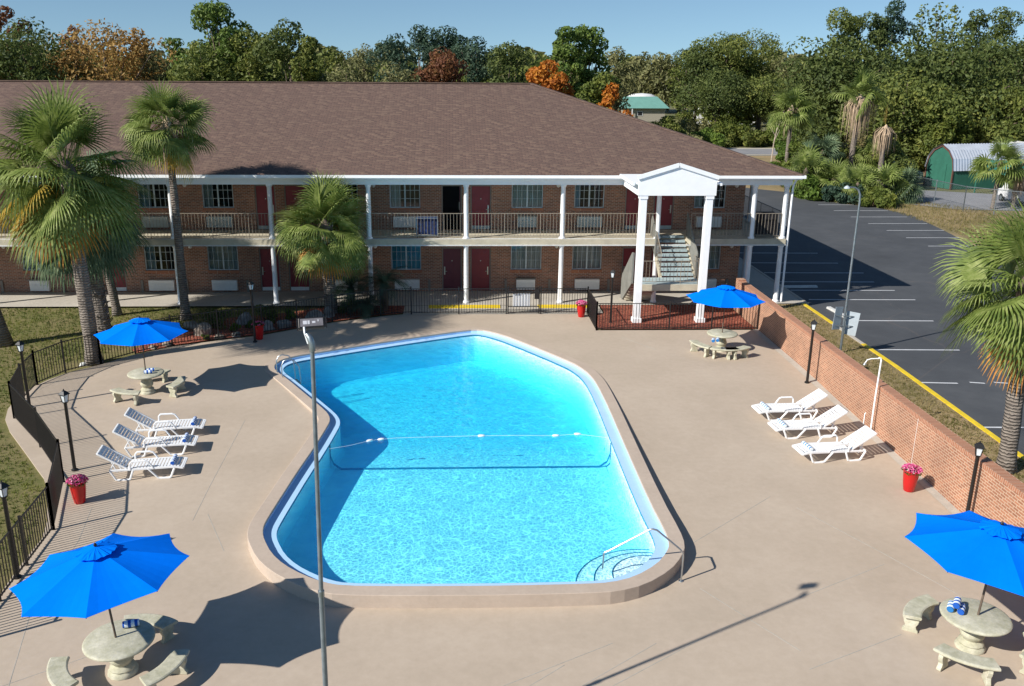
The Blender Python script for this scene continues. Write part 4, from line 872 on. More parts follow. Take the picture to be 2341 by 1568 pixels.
b0=dk(1556,1328); o=thing('grab_rail',b0,'bent stainless hand rail over the pool steps at the lower right','hand rail')
dd=(at(1383,1262,0)-at(1556,1262,0)).normalized()
dd=Vector((-.98,.17,0)).normalized(); zt_=.84
tp=fy(1561,1244,b0.y+.02); tp=b0+Vector((0.03,0,.80))
pk=fy(1491,1209,b0.y+.14); e_=fy(1383,1262,b0.y+.3)
q=[b0,b0+Vector((.01,0,.62)),b0+Vector((0,.0,.72)),b0+Vector((-.07,.02,.80)),pk+Vector((.1,-.02,-.02)),pk,pk+Vector((-.06,.01,-.02)),e_+Vector((.06,-.01,.03)),e_,e_+Vector((-.03,.0,-.03)),e_+Vector((-.04,.0,-.35)),e_+Vector((-.04,.0,-.42))]
MB().tube(q,.021,8).build('rail','stainless',o,world=True,smooth=True)
MB().lathe([(.06,0),(.055,.015),(.03,.02)],12,tuple(b0)).build('floor_flange','stainless',o,world=True)
rp=[at(752,1026,wl+.02),at(800,1018,wl+.01),at(845,1007,wl+.02),at(871,1004,wl+.02),at(905,1001,wl+.005),at(1000,998,wl+.0),at(1100,996,wl+.02),at(1180,995,wl-.0),at(1270,995.5,wl+.02),at(1320,992,wl+.02),at(1360,997,wl-.0),at(1386,1000,wl+.03)]
o=thing('pool_rope',rp[5],'thin white float rope strung across the middle of the pool','rope'); MB().tube(rp,.0045,5).build('rope','rope_white',o,world=True,smooth=True)
for k in (2,3,6,8,9):
    a=rp[k]; d=(rp[k+1]-rp[k-1]).normalized(); MB().tube([a-d*.11,a-d*.08,a,a+d*.08,a+d*.11],[.012,.036,.044,.036,.012],10).build('float','rope_white',o,world=True,smooth=True)

# ------------------------------------------------------------------ tall poles
o=thing('flood_light_pole',(-2.02,11.71,dz(11.7)),'tall grey pole in the foreground with a flood light on top','lamp')
tx,ty=-1.93,11.72
MB().tube([(-2.02,11.71,-.45),(-1.99,11.71,3.3)],[.043,.04],14).build('lower_pole','dull_grey_metal',o,world=True,smooth=True)
MB().tube([(-1.99,11.71,3.28),(-1.93,11.72,7.16)],[.034,.03],14).build('upper_pole','dull_grey_metal',o,world=True,smooth=True)
MB().tube([(-1.99,11.71,3.24),(-1.99,11.71,3.34)],.048,14).build('pole_joint','galvanised',o,world=True)
MB().tube([(-1.93,11.72,7.08),(-1.935,11.72,7.2),(-1.96,11.73,7.27),(-2.0,11.76,7.31)],[.044,.048,.042,.03],12).build('elbow','galvanised',o,world=True,smooth=True)
MB().tube([(-1.985,11.74,7.18),(-2.03,11.76,7.33),(-2.04,11.80,7.40)],.014,6).build('cable','rope_white',o,world=True)
hd=Vector((-1.955,11.93,7.42)); hx_=Vector((.985,.17,.02)).normalized(); hn=Vector((.1,-.75,.62)).normalized(); hn=(hn-hx_*hn.dot(hx_)).normalized(); hu=hn.cross(hx_)*-1
if hu.z<0: hu=-hu
def panel(cn,w,h,d0,d1):
    v=[cn+hx_*sx*w/2+hu*sy*h/2+hn*dd_ for dd_ in (d0,d1) for sx,sy in((-1,-1),(1,-1),(1,1),(-1,1))]
    return MB().add(v,[(0,1,2,3),(7,6,5,4),(0,4,5,1),(1,5,6,2),(2,6,7,3),(3,7,4,0)])
panel(hd,.36,.155,-.05,.02).build('lamp_housing','black_paint',o,world=True,bevel=.008)
panel(hd,.31,.115,.021,.026).build('lens','flood_lens',o,world=True)
mb=MB()
for q in range(-4,5):
    a=hd+hx_*q*.04-hn*.05; mb.bar(a+hu*.07,a-hn*.03+hu*.075,.006,.02)
for s in (-1,1): mb.bar(hd+hx_*s*.195+hu*.08,hd+hx_*s*.195-hu*.09,.02,.03)
mb.build('bracket_and_fins','black_paint',o,world=True,recalc=False)
for sx,w_ in ((-.09,.055),(-.04,.03),(.03,.045),(.09,.015)):
    panel(hd+hx_*sx-hu*(.0 if sx<.05 else -.02),w_,.055 if sx<0 else .03,.0262,.03).build('diode_plate','led_white',o,world=True)
b=dk(1920,806); o=thing('street_lamp',b,'slim curved lamp pole with two sign boards beside the car park','lamp')
top=fy(1966,432,b.y); top=Vector((b.x+.02,b.y,6.35))
q=[b,Vector((b.x,b.y,3)),Vector((b.x,b.y,6.0)),Vector((b.x-.02,b.y,6.28)),Vector((b.x-.1,b.y,6.45)),Vector((b.x-.24,b.y,6.54)),Vector((b.x-.45,b.y,6.56))]
MB().tube(q,[.05,.045,.038,.036,.034,.032,.03],10).build('pole','galvanised',o,world=True,smooth=True)
MB().lathe([(.02,.06),(.07,.03),(.12,-.03),(.12,-.05),(.02,-.06)],12,(b.x-.55,b.y,6.56)).build('lamp_head','sign_back',o,world=True)
for k,(cx_,cz,w_,h_,an) in enumerate(((-.27,1.42,.42,.92,25),(.30,1.2,.5,.95,-28))):
    s_=MB().box(-w_/2,w_/2,-.006,.006,-h_/2,h_/2).build('sign_board','sign_back',o,bevel=.004); s_.location=(cx_,.02,cz); s_.rotation_euler=(0,R(5),R(an))
MB().bar((-.4,-.03,1.15),(.35,-.03,1.1),.03).bar((-.4,-.03,1.55),(.35,-.03,1.5),.03).build('sign_bracket','dull_grey_metal',o)
b=dk(2008,992); b.x=13.05; o=thing('outdoor_shower',b,'thin white pipe shower leaning over beside the brick wall','shower')
MB().tube([b,b+Vector((0,0,1.2)),b+Vector((.02,0,2.45)),b+Vector((.0,0,2.5)),b+Vector((-.06,0,2.52))],.026,8).tube([b+Vector((0,0,2.5)),b+Vector((-.30,0,2.49)),b+Vector((-.42,0,2.45)),b+Vector((-.47,0,2.35))],.018,8).build('pipe','white_paint',o,world=True,smooth=True)
MB().lathe([(.05,-.04),(.055,-.02),(.02,.03)],10,tuple(b+Vector((-.48,0,2.33)))).build('shower_head','stainless',o,world=True)
MB().tube([b+Vector((.0,0,.12)),b+Vector((.1,.02,.12))],.02,6).tube([b+Vector((.03,0,.22)),b+Vector((.03,0,.08))],.03,6).build('valve','bark_brown',o,world=True)
b=dk(1973,970); o=thing('foot_wash',b,'short white standpipe at the foot of the brick wall','tap'); MB().tube([b,b+Vector((0,0,.38)),b+Vector((.06,0,.42))],.017,6).build('pipe','white_paint',o,world=True); MB().tube([b+Vector((.03,0,.42)),b+Vector((.16,.02,.42))],.022,6).build('valve','brass',o,world=True)
# carts on the gallery
def cart(x0,x1,z0,y,label,mat,hh):
    o=thing('laundry_cart',((x0+x1)/2,y,z0),label,'cart','carts on the gallery'); xm=(x0+x1)/2
    fr_=MB()
    for x in (x0,x1):
        for yy in (y-.25,y+.25): fr_.bar((x,yy,z0+.08),(x,yy,z0+hh),.025)
    for zz in (.12,hh): fr_.bar((x0,y-.25,z0+zz),(x1,y-.25,z0+zz),.025).bar((x0,y+.25,z0+zz),(x1,y+.25,z0+zz),.025)
    fr_.build('frame','galvanised' if mat=='navy_cloth' else 'black_paint',o,world=True,recalc=False)
    n_=40; mb=MB(); pts=[]
    for i in range(n_): 
        t=i/n_; per=t*4; k=int(per); f_=per-k; c4=[(x0+.02,y-.23),(x1-.02,y-.23),(x1-.02,y+.23),(x0+.02,y+.23)]; a=c4[k]; b_=c4[(k+1)%4]
        wv=.02*math.sin(i*2.1); pts.append((a[0]+(b_[0]-a[0])*f_+wv*(k%2),a[1]+(b_[1]-a[1])*f_+wv*((k+1)%2)))
    mb.add([(p[0],p[1],z0+.15) for p in pts]+[(p[0],p[1],z0+hh-.03+.02*math.sin(i*1.3)) for i,p in enumerate(pts)]+[(xm,y,z0+hh+.02)],[(i,(i+1)%n_,n_+(i+1)%n_,n_+i) for i in range(n_)]+[(n_+i,n_+(i+1)%n_,2*n_) for i in range(n_)]); mb.build('bag',mat,o,world=True,recalc=False)
    for x in (x0+.04,x1-.04):
        for yy in (y-.22,y+.22): MB().tube([(x-.015,yy,z0+.05),(x+.015,yy,z0+.05)],.05,10).build('wheel','black_paint',o,world=True)
cart(-1.72,-.72,3.13,41.95,'navy blue laundry cart on the gallery beside the open dark door','navy_cloth',.92)
cart(14.35,15.35,3.13,41.95,'black cart behind the rail at the right corner of the gallery','black_cloth',1.15)

# ------------------------------------------------------------------ palms
def fan_leaf(mb,hub,d,up,Lb,nseg,droop,rn,spread=112,wd=.05):
    nseg=int(nseg*1.25); wd=Lb*.36*R(2*spread/(nseg-1))
    """one fan blade: hub point, outward direction d, blade normal up"""
    d=d.normalized(); side=d.cross(up).normalized(); up=side.cross(d).normalized(); G=Vector((0,0,-1))
    for i in range(nseg):
        a=R(-spread+2*spread*i/(nseg-1)); l=Lb*(.62+.38*math.cos(a*.62))*rn.uniform(.9,1.06)
        dr=(d*math.cos(a)+side*math.sin(a)+up*(.10+.12*math.cos(a*1.5))).normalized()
        w=dr.cross(up).normalized(); pts=[]; p=hub; q=dr
        for k,(fr,wk) in enumerate(((.0,.25),(.44,1.),(.74,.72),(1.,.05))):
            if k: 
                st=l*(fr-pf_); q=(q+G*droop*(.10+fr*.75)).normalized() if k>1 else q; p=p+q*st
            pf_=fr; pts.append((p-w*wd*.5*wk,p+w*wd*.5*wk))
        o=len(mb.v)
        for a_,b_ in pts: mb.v+= [tuple(a_),tuple(b_)]
        for k in range(3): mb.f.append((o+2*k,o+2*k+1,o+2*k+3,o+2*k+2))
def palm(loc,label,H,Rr,lean=(0,0),rb=.2,rt_=.15,leaves=40,mat='palm_green',emin=-40,dead=((),),deadmat='palm_orange',skirt=0,boots=False,seed=1,group='cabbage palms around the motel pool',pale=0,nseg=26,trunk='palm_bark',wd=.05,name='palm_tree',droopk=1.):
    o=thing(name,loc,label,'palm tree',group); rn=random.Random(seed); Rr*=1.1
    top=Vector((lean[0],lean[1],H)); pts=[];rad=[]; K=14
    for i in range(K+1):
        t=i/K; pts.append(Vector((lean[0]*t**1.3,lean[1]*t**1.3,H*t-.1*(i==0)))); rad.append((rb*1.35 if i==0 else rb+(rt_-rb)*t)*(1+.04*math.sin(i*2.3)))
    b=MB().tube(pts,rad,14)
    if boots:
        for i in range(90):
            t=rn.uniform(.0 if boots>1 else .35,1.); a=rn.uniform(0,2*pi); c=Vector((lean[0]*t**1.3,lean[1]*t**1.3,H*t)); r_=rb+(rt_-rb)*t
            dirv=Vector((math.cos(a),math.sin(a),0)); p=c+dirv*r_*.9; q=p+dirv*.13+Vector((0,0,.16)); w=Vector((-math.sin(a),math.cos(a),0))*.05
            b.add([p-w,p+w,q+w*.6,q-w*.6,p-w*1+Vector((0,0,-.05))],[(0,1,2,3)]); b.bar(p,q,.07,.025)
    b.build('trunk',trunk,o,smooth=False if boots else 'all',recalc=False)
    heart=MB().lathe([(rt_*.9,-.35),(rt_*1.5,-.1),(rt_*1.3,.15),(.03,.45)],10,tuple(top)).build('crown_heart','dry_skirt' if skirt else 'bark_brown',o,smooth=True)
    def leafset(nm,m_,lst,scale=1):
        mb=MB(); st=MB()
        for az,el in lst:
            e=R(el); d=Vector((math.cos(az)*math.cos(e),math.sin(az)*math.cos(e),math.sin(e)))
            pl=Rr*rn.uniform(.36,.56)*scale; bend=Vector((0,0,-1))*(.06+.16*max(0,math.cos(e)))*pl*droopk
            h1=top+d*pl*.5; hub=top+d*pl+bend*.8; dd=(hub-h1).normalized(); side=d.cross(Vector((0,0,1))); 
            if side.length<.05: side=Vector((math.cos(az+1.57),math.sin(az+1.57),0))
            upv=side.cross(dd).normalized(); upv=(upv+Vector((rn.gauss(0,.18),rn.gauss(0,.18),rn.gauss(0,.12)))).normalized()
            if upv.dot(Vector((0,0,1)))<0: upv=-upv
            upv=Matrix.Rotation(rn.gauss(0,.75)*max(.15,math.cos(e)),3,dd)@upv
            st.tube([top+d*.05,h1,hub],[.02,.014,.01],4,cap=False)
            fan_leaf(mb,hub,dd+Vector((0,0,-.12*droopk)),upv,Rr*rn.uniform(.5,.66)*scale,nseg,(.5 if el>25 else .85)*droopk*rn.uniform(.7,1.3),rn,wd=wd)
        f_=mb.build(nm,m_,o,recalc=False); st.build('leaf_stalks','fol_lime' if m_.startswith('palm_g') or m_=='palm_silver' else 'palm_yellow',f_,recalc=False); return f_
    L1=[]; g_=2.39996
    for i in range(leaves):
        t=(i+.5)/leaves; el=80-(80-emin)*t**.95+rn.uniform(-14,14); L1.append((i*g_+rn.uniform(-.35,.35),el))
    L1=[(a,e) for a,e in L1 if rn.random()>.08]; leafset('fronds',mat,L1)
    if dead and dead[0]: leafset('dead_fronds',deadmat,[(R(a),e) for a,e in dead])
    if pale: leafset('yellowing_fronds','palm_yellow',[(rn.uniform(0,6.28),rn.uniform(-35,-10)) for _ in range(pale)])
    if skirt:
        mb=MB()
        for i in range(skirt*16):
            a=rn.uniform(0,2*pi); r1=rn.uniform(.1,.5)*Rr; z0=rn.uniform(-.1,.25); l=rn.uniform(.6,1.25)*Rr*.8
            p=top+Vector((math.cos(a)*r1*.5,math.sin(a)*r1*.5,z0)); q=top+Vector((math.cos(a)*r1,math.sin(a)*r1,z0-.25*l)); s_=q+Vector((math.cos(a)*.05,math.sin(a)*.05,-l)); w=Vector((-math.sin(a),math.cos(a),0))*.035
            mb.add([p-w,p+w,q+w,q-w,s_],[(0,1,2,3),(3,2,4)])
        mb.build('dry_skirt','dry_skirt',o,recalc=False)
    return o
gz=lambda p:Vector((p[0],p[1],dz(p[1])-.03))
palm(gz((-13.67,32.76)),'big cabbage palm with orange hanging fronds, tallest trunk at the far left',7.25,3.05,(-.1,-.1),.27,.25,50,dead=((-120,-60),(-100,-72),(-150,-52),(-70,-66)),emin=-44,seed=3,pale=2,boots=0,nseg=30,wd=.058)
palm(gz((-14.3,35.6)),'drooping silvery green palm behind the big one, with a rough dark trunk',5.3,2.7,(-.3,.1),.33,.28,40,mat='palm_silver',emin=-66,seed=5,boots=2,nseg=28,droopk=1.5,wd=.055)
palm(gz((-11.95,38.94)),'slim tall palm with a small round crown rising over the motel roof',8.4,1.9,(.0,0),.20,.14,44,emin=-42,seed=8,dead=((-100,-68),(-30,-66)),deadmat='dry_skirt' if False else 'palm_yellow',skirt=4,nseg=26,wd=.05)
palm(gz((-15.26,39.73)),'thin bare trunked palm on the lawn close to the motel wall',4.5,1.9,(-.5,-.2),.19,.17,26,mat='palm_silver',emin=-55,seed=11,droopk=1.3)
palm(gz((-5.63,40.0)),'short stout palm with pale leaf stubs in front of the red doors',3.9,2.3,(-.1,0),.30,.24,48,emin=-42,seed=14,boots=1,dead=((-110,-50),(-70,-55)),deadmat='palm_orange',pale=2,nseg=28,wd=.052)
palm(gz((15.86,22.98)),'large palm at the right edge leaning over the verge by the wall',5.45,2.3,(-.45,-.1),.24,.2,46,emin=-42,seed=20,dead=((-110,-72),),deadmat='palm_orange',pale=1,nseg=30,wd=.05)
palm(gz((-18.2,35.2)),'palm trunk standing at the left edge with its crown outside the picture',9.5,2.4,(-2.6,0),.30,.24,34,emin=-30,seed=24)
# sago palms in the shade
def sago(loc,label,H,Rr,seed):
    o=thing('sago_palm',loc,label,'palm','dark sago palms behind the deck'); rn=random.Random(seed); MB().tube([(0,0,-.1),(0,0,H*.5),(0,0,H)],[.17,.2,.16],10).build('trunk','bark_brown',o,smooth='all')
    mb=MB()
    for i in range(40):
        az=i*2.4; e=R(rn.uniform(-5,65)); l=Rr*rn.uniform(.85,1.1); p=Vector((0,0,H)); d=Vector((math.cos(az)*math.cos(e),math.sin(az)*math.cos(e),math.sin(e))); side=Vector((-math.sin(az),math.cos(az),0))
        for k in range(22):
            t=k/22; p=p+d*l/22; d=(d+Vector((0,0,-.075))).normalized(); ll=.26*math.sin(pi*min(1,t*1.05+.08))+.04
            for s in (-1,1):
                q=p+side*s*ll+d*ll*.45; w=d*.016; mb.add([p-w,p+w,q+w*.3,q-w*.3],[(0,1,2,3)])
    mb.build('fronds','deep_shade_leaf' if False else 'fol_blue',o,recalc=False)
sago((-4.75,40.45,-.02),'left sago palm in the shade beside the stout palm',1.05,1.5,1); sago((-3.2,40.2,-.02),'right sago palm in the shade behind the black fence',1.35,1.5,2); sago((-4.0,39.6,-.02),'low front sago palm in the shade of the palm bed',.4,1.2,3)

# ------------------------------------------------------------------ leafy trees
def cards(mb,cen,rad,n_,size,rs,flat=.85,core=0.):
    """n_ leaf cards spread in the shell of a lobe; each faces roughly outwards"""
    u=rs.normal(size=(n_,3)); u/=np.linalg.norm(u,axis=1)[:,None]; r=rs.uniform(.62,1.04,(n_,1))**.8
    p=cen+u*r*rad; nrm=u+rs.normal(scale=.55,size=(n_,3)); nrm/=np.linalg.norm(nrm,axis=1)[:,None]
    t=np.cross(nrm,rs.normal(size=(n_,3))); t/=np.linalg.norm(t,axis=1)[:,None]; b=np.cross(nrm,t); s=size*rs.uniform(.55,1.25,(n_,1))
    bend=nrm*s*.25
    v=np.stack([p-t*s-b*s*.12,p-b*s*.55+bend,p+t*s+b*s*.1,p+b*s*.6+bend],1).reshape(-1,3)
    o=len(mb.v); mb.v+=v.tolist(); mb.f+=[(o+4*i,o+4*i+1,o+4*i+2,o+4*i+3) for i in range(n_)]
def tree(loc,label,H,W_,mat,kind='oak',seed=0,group=None,n_=5200,size=.20,trunk_h=None,D_=None,bark='bark_brown',nl=34,base=.12,cat='tree',name='broadleaf_tree',parts=True):
    rs=np.random.RandomState(seed); rn=random.Random(seed); o=thing(name,loc,label,cat,group); mb=MB(); D_=D_ or W_; lobes=[]
    if kind=='oak':
        for i in range(nl):
            a=rn.uniform(0,2*pi); q=rn.random()**.6; zz=rn.uniform(base,.89); w=(1-((zz-.6)/.6)**2); w=math.sqrt(max(.05,w)); rr=q*w*.80
            lobes.append((math.cos(a)*rr*W_/2,math.sin(a)*rr*D_/2,zz*H*.93,rn.uniform(.13,.22)*W_))
        lobes.append((0,0,H*.84,.19*W_))
    elif kind=='pine':
        for i in range(nl):
            zz=rn.uniform(base,.96); a=rn.uniform(0,2*pi); rr=rn.uniform(.15,.9)*(1-abs(zz-.72)*1.1); lobes.append((math.cos(a)*rr*W_/2,math.sin(a)*rr*D_/2,zz*H,rn.uniform(.12,.2)*W_))
    elif kind=='cone':
        for i in range(nl):
            zz=base+(.97-base)*(i+.5)/nl; a=rn.uniform(0,2*pi); rr=(1-zz)*.8+.05; lobes.append((math.cos(a)*rr*W_*.5,math.sin(a)*rr*D_*.5,zz*H,(.16+1.1*(1-zz))*W_*.6+.25))
    elif kind=='shrub':
        for i in range(nl):
            a=rn.uniform(0,2*pi); q=rn.random()**.5; zz=rn.uniform(.15,.85)*(1-.35*q); lobes.append((math.cos(a)*q*W_/2*.85,math.sin(a)*q*D_/2*.85,zz*H,rn.uniform(.13,.24)*min(W_,H*1.6)))
    zt_=max(l[2]+l[3]*.78 for l in lobes); lobes=[(l[0],l[1],l[2]*(H-.0)/zt_,l[3]) for l in lobes]; tot=sum(l[3]**2 for l in lobes)
    for x,y,z,r in lobes:
        cards(mb,np.array([x,y,z]),np.array([r,r,r*.78]),max(12,int(1.7*n_*r*r/tot)),size,rs)
    cr=mb.build('crown',mat,o,recalc=False)
    tb=MB(); th=trunk_h or H*.45; r0=max(.12,W_*.028)
    if kind!='shrub':
        tb.tube([(0,0,-.3),(rn.uniform(-.2,.2),0,th*.5),(rn.uniform(-.3,.3),rn.uniform(-.3,.3),th),(0,0,H*.8)],[r0*1.3,r0,r0*.75,r0*.25],8)
        for x,y,z,r in rn.sample(lobes,min(len(lobes),16)): 
            zb=min(z*.75,th*rn.uniform(.6,1.1)); tb.tube([(0,0,zb),(x*.5,y*.5,(zb+z)*.5+.02*H),(x*.95,y*.95,z)],[r0*.5,r0*.3,r0*.12],5)
    else:
        for x,y,z,r in rn.sample(lobes,min(len(lobes),8)): tb.tube([(x*.2,y*.2,-.1),(x*.8,y*.8,z)],[.06,.02],5)
    tb.build('trunk' if kind!='shrub' else 'stems',bark,o,smooth='all',recalc=False); return o
def T(px,ptop,wpx,Y,mat,label,kind='oak',group='trees beyond the motel',gnd=-.16,**k):
    """tree whose top is seen at (px,ptop), wpx wide in the picture, standing at depth Y"""
    p=fy(px,ptop,Y); sc_=Y*.955/2042; H=p.z-gnd; W_=wpx*sc_*1.18
    return tree(Vector((p.x,Y,gnd)),label,H,W_,mat,kind,seed=int(px*7+ptop)+2000,group=group,**k)
def far_group(px): return None
# left side
T(10,12,80,112,'fol_rust','thin rust red treetop at the top left corner','oak',n_=1800,size=.28)
T(60,36,230,92,'fol_dark','broad dark evergreen tree at the far left behind the roof',n_=6500,nl=42)
T(-40,50,200,90,'fol_mid','mid green tree cut by the left edge of the picture',n_=4500)
T(165,58,60,112,'fol_rust','small rust red tree top between the dark tree and the orange one',n_=1200,size=.25)
T(228,40,260,96,'fol_brownorange','large orange brown sycamore behind the roof on the left',n_=5200,size=.22,nl=44)
T(312,60,70,99,'fol_brownorange','thin pale crown rising right of the orange brown sycamore',n_=900,size=.22,bark='pale_bark')
T(160,112,140,93,'fol_brownorange','low orange shoulder tree left of the big sycamore',n_=2600,size=.24,bark='pale_bark')
T(345,118,120,100,'fol_grey','low grey green tree between sycamore and pine',n_=2600)
T(395,86,50,150,'fol_pine','small far pine top left of the tall pine','pine',n_=700,size=.3,base=.6)
T(500,0,165,92,'fol_pine','tall open pine with a rounded top over the roof on the left','pine',n_=4200,size=.22,base=.45,nl=30)
T(455,90,140,88,'fol_mid','spreading green tree below the tall pine on its left',n_=4200)
T(560,62,150,90,'fol_mid','broad green tree just right of the tall pine',n_=5000)
T(655,40,150,88,'fol_dark','dark lumpy evergreen right of the tall pine group',n_=5600,nl=40)
T(705,80,90,86,'fol_mid','green shoulder tree right of the dark lumpy evergreen',n_=2600)
# centre
T(760,104,110,120,'fol_mid','low green tree in the dip of the treeline',n_=2400)
T(830,98,120,120,'fol_grey','low grey green tree left of the dark blue green clump',n_=2800)
T(905,74,120,112,'fol_blue','left dark blue green oak of the centre clump',n_=3800)
T(955,54,110,116,'fol_blue','tallest dark blue green oak of the centre clump',n_=4200)
T(1020,56,120,116,'fol_blue','dark blue green oak right of the tallest centre one',n_=4200)
T(1090,80,100,112,'fol_blue','right dark blue green oak of the centre clump',n_=3600)
T(1010,106,128,98,'fol_rust','low reddish brown tree just above the middle of the roof',n_=3400,size=.22)
T(1165,90,130,104,'fol_dark','rounded dark oak between the centre clump and tall pines',n_=4600)
T(790,140,130,98,'fol_grey','pale grey green scrub tree just over the roof ridge',n_=2400)
T(890,138,120,98,'fol_grey','grey green scrub tree under the centre clump',n_=2400)
T(1295,60,90,116,'fol_pine','left of two tall slender pines right of centre','pine',n_=2600,size=.26,base=.35)
T(1350,56,95,118,'fol_pine','right of two tall slender pines right of centre','pine',n_=2600,size=.26,base=.35)
T(1310,96,110,124,'fol_mid','green tree filling in behind the two slender pines',n_=3000)
T(1254,134,100,84,'fol_orange','bright orange autumn tree behind the end of the roof ridge',n_=4200,size=.2)
T(1380,162,105,80,'fol_yellowgreen','yellow green tree turning orange beside the roof hip',n_=2600,size=.2)
T(1400,188,70,79,'fol_orange','orange lower half of the turning tree beside the roof hip',n_=1800,size=.18)
T(1412,104,80,130,'fol_grey','grey tree behind the yellow green one',n_=2400,base=.4)
T(1572,112,70,150,'fol_mid','slim far green tree just right of the teal roofed house',n_=2000)
T(1510,118,90,235,'fol_grey','pale far tree behind the teal roofed house',n_=1500,size=.5)
# right
T(1600,98,105,150,'fol_dark','left oak of the large right hand grove',n_=5600,nl=40,base=.5)
T(1648,70,140,152,'fol_mid','second oak of the right hand grove, with a knobbly top',n_=5600,nl=40,base=.5)
T(1725,62,130,154,'fol_mid','third oak of the right hand grove, top split into knobs',n_=5600,nl=40,base=.5)
T(1650,150,165,139,'fol_dark','low wide dark oak with trunks showing under its crown',n_=6500,nl=44,base=.55,trunk_h=9)
T(1745,165,170,141,'fol_mid','low oak over the white building left of the dead palm',n_=5600,nl=40,base=.58,trunk_h=9)
T(1805,120,120,147,'fol_grey','greyish oak between grove and the great right trees',n_=3800)
T(1920,14,120,118,'fol_mid','left shoulder of the great right hand tree group',n_=5600,nl=40)
T(1990,24,100,120,'fol_dark','dark tree with ragged top left of the tallest right tree',n_=4600)
T(2050,-4,100,120,'fol_blue','tallest ragged tree on the right reaching the top edge',n_=4600)
T(2112,8,60,124,'fol_yellowgreen','yellow green cypress spire, left of three','cone',n_=1600,size=.26)
T(2150,4,60,124,'fol_yellowgreen','yellow green cypress spire, middle of three','cone',n_=1600,size=.26)
T(2185,10,60,124,'fol_yellowgreen','yellow green cypress spire, right of three','cone',n_=1600,size=.26)
T(2235,18,80,122,'fol_dark','dark ragged treetop right of the cypress spires',n_=2600)
T(2290,12,110,120,'fol_dark','dark tree with a thin top near the right edge',n_=4000)
T(2380,60,150,114,'fol_dark','dark tree cut by the right edge of the picture',n_=4500)
T(1960,72,280,112,'fol_dark','huge spreading dark oak, left half of the right mass',n_=10000,nl=70,size=.27,base=.1)
T(2190,66,310,112,'fol_dark','huge spreading dark oak, right half of the right mass',n_=11000,nl=80,size=.27,base=.1)
T(2080,150,230,102,'fol_mid','lower bright green crown in front of the huge oaks',n_=8000,nl=60,size=.25,base=.08)
T(2290,180,200,106,'fol_mid','lower green crown above the shed with the striped roof',n_=6500,nl=50,size=.25,base=.15)
T(2170,236,110,99,'fol_yellowgreen','yellowish green undergrowth tree left above the shed',n_=4200,size=.22)
T(1560,120,110,238,'fol_mid','very far tree behind the right end of the teal roof',n_=1500,size=.5,base=.2)
T(1475,118,110,240,'fol_grey','very far tree showing between the slim trees over the teal roof',n_=1500,size=.5,base=.25)
T(1436,122,90,245,'fol_mid','very far tree left over the teal roof',n_=1500,size=.5,base=.25)
# shrubs behind the hip and along the road
G2='shrubs beyond the motel roof'
for px,pt,wp,Y,mt,lab in ((1528,262,70,104,'fol_mid','round green bush below the teal roofed house'),(1590,262,100,110,'fol_grey','grey green bush right of the round one'),(1660,262,110,108,'fol_yellowgreen','light green bush in the row over the roof hip'),(1600,292,120,102,'fol_lime','bright green reedy bush nearest the roof hip'),(1690,292,120,106,'fol_mid','deep green bush above the grey back road'),(1760,286,120,108,'fol_yellowgreen','yellow green bush above the grey back road'),(1830,276,90,104,'fol_lime','bright bush at the right end of the roadside row'),(1560,300,80,96,'fol_grey','low grey bush hugging the roof hip')):
    T(px,pt,wp,Y+28,mt,lab,'shrub',G2,n_=3000,size=.2,nl=22,name='shrub',cat='shrub')
# palmetto thicket beyond the car park
for k,(px,py,H_,Rr,mt,lab) in enumerate(((1835,452,2.2,2.2,'palm_green','leftmost palmetto of the thicket beyond the car park'),(1900,455,1.5,2.1,'palm_green','palmetto behind the curved lamp head'),(1955,462,1.3,2.1,'palm_green','palmetto in the middle of the thicket'),(2010,464,1.4,2.2,'palm_green','palmetto right of the middle of the thicket'),(2060,462,1.2,2.0,'palm_silver','rightmost palmetto by the drive'),(1870,430,3.2,2.2,'palm_silver','taller palmetto at the back of the thicket'),(1985,425,2.6,2.3,'palm_green','tall bright palmetto under the brown dead palm'))):
    p=at(px,py,-.1); palm(p,lab,H_,Rr,(0,0),.2,.18,30,mat=mt,emin=-30,seed=40+k,nseg=16,wd=.085,group='palmettos beyond the car park',name='palmetto')
for px,py,wp,ht,mt,lab in ((1810,430,100,4.5,'fol_yellowgreen','tangled yellow green brush left in the thicket'),(1880,420,110,5.2,'fol_mid','dark brush in the heart of the thicket'),(1960,418,110,5.0,'fol_reedtan','tan and green brush below the dead palm'),(2030,430,100,4.6,'fol_mid','brush at the right end of the thicket'),(1850,455,90,2.2,'fol_lime','low bright weeds at the car park edge'),(1930,462,110,1.8,'fol_blue','low dark weeds under the lamp head'),(2000,470,110,1.6,'fol_yellowgreen','low yellowish weeds at the car park edge'),(1790,400,70,3.6,'fol_lime','bright vine heap by the roof corner')):
    p=at(px,py,-.12); tree(p,lab,ht,wp*p.y*.955/2042,mt,'shrub',seed=px,group='brush beyond the car park',n_=2600,size=.17,nl=24,cat='shrub',name='shrub')
p=at(1835,440,-.1); palm(p+Vector((0,5,0)),'green palm rising left of the brown dead palm',7.2,2.3,(0,0),.2,.16,34,mat='palm_green',emin=-50,seed=61,nseg=16,wd=.09,group='palms beyond the car park',skirt=2)
p=fy(1940,400,87); p.z=-.1; palm(p,'tall palm with a thick skirt of dead brown fronds',8.2,3.1,(.2,0),.3,.25,16,mat='palm_green',emin=5,seed=62,nseg=16,wd=.1,group='palms beyond the car park',skirt=13)
p=fy(2008,415,84); p.z=-.1; palm(p,'leafless dead palm with grey hanging fronds',5.6,2.1,(0,0),.25,.22,3,mat='palm_yellow',emin=60,seed=63,nseg=10,wd=.08,group='palms beyond the car park',skirt=8)
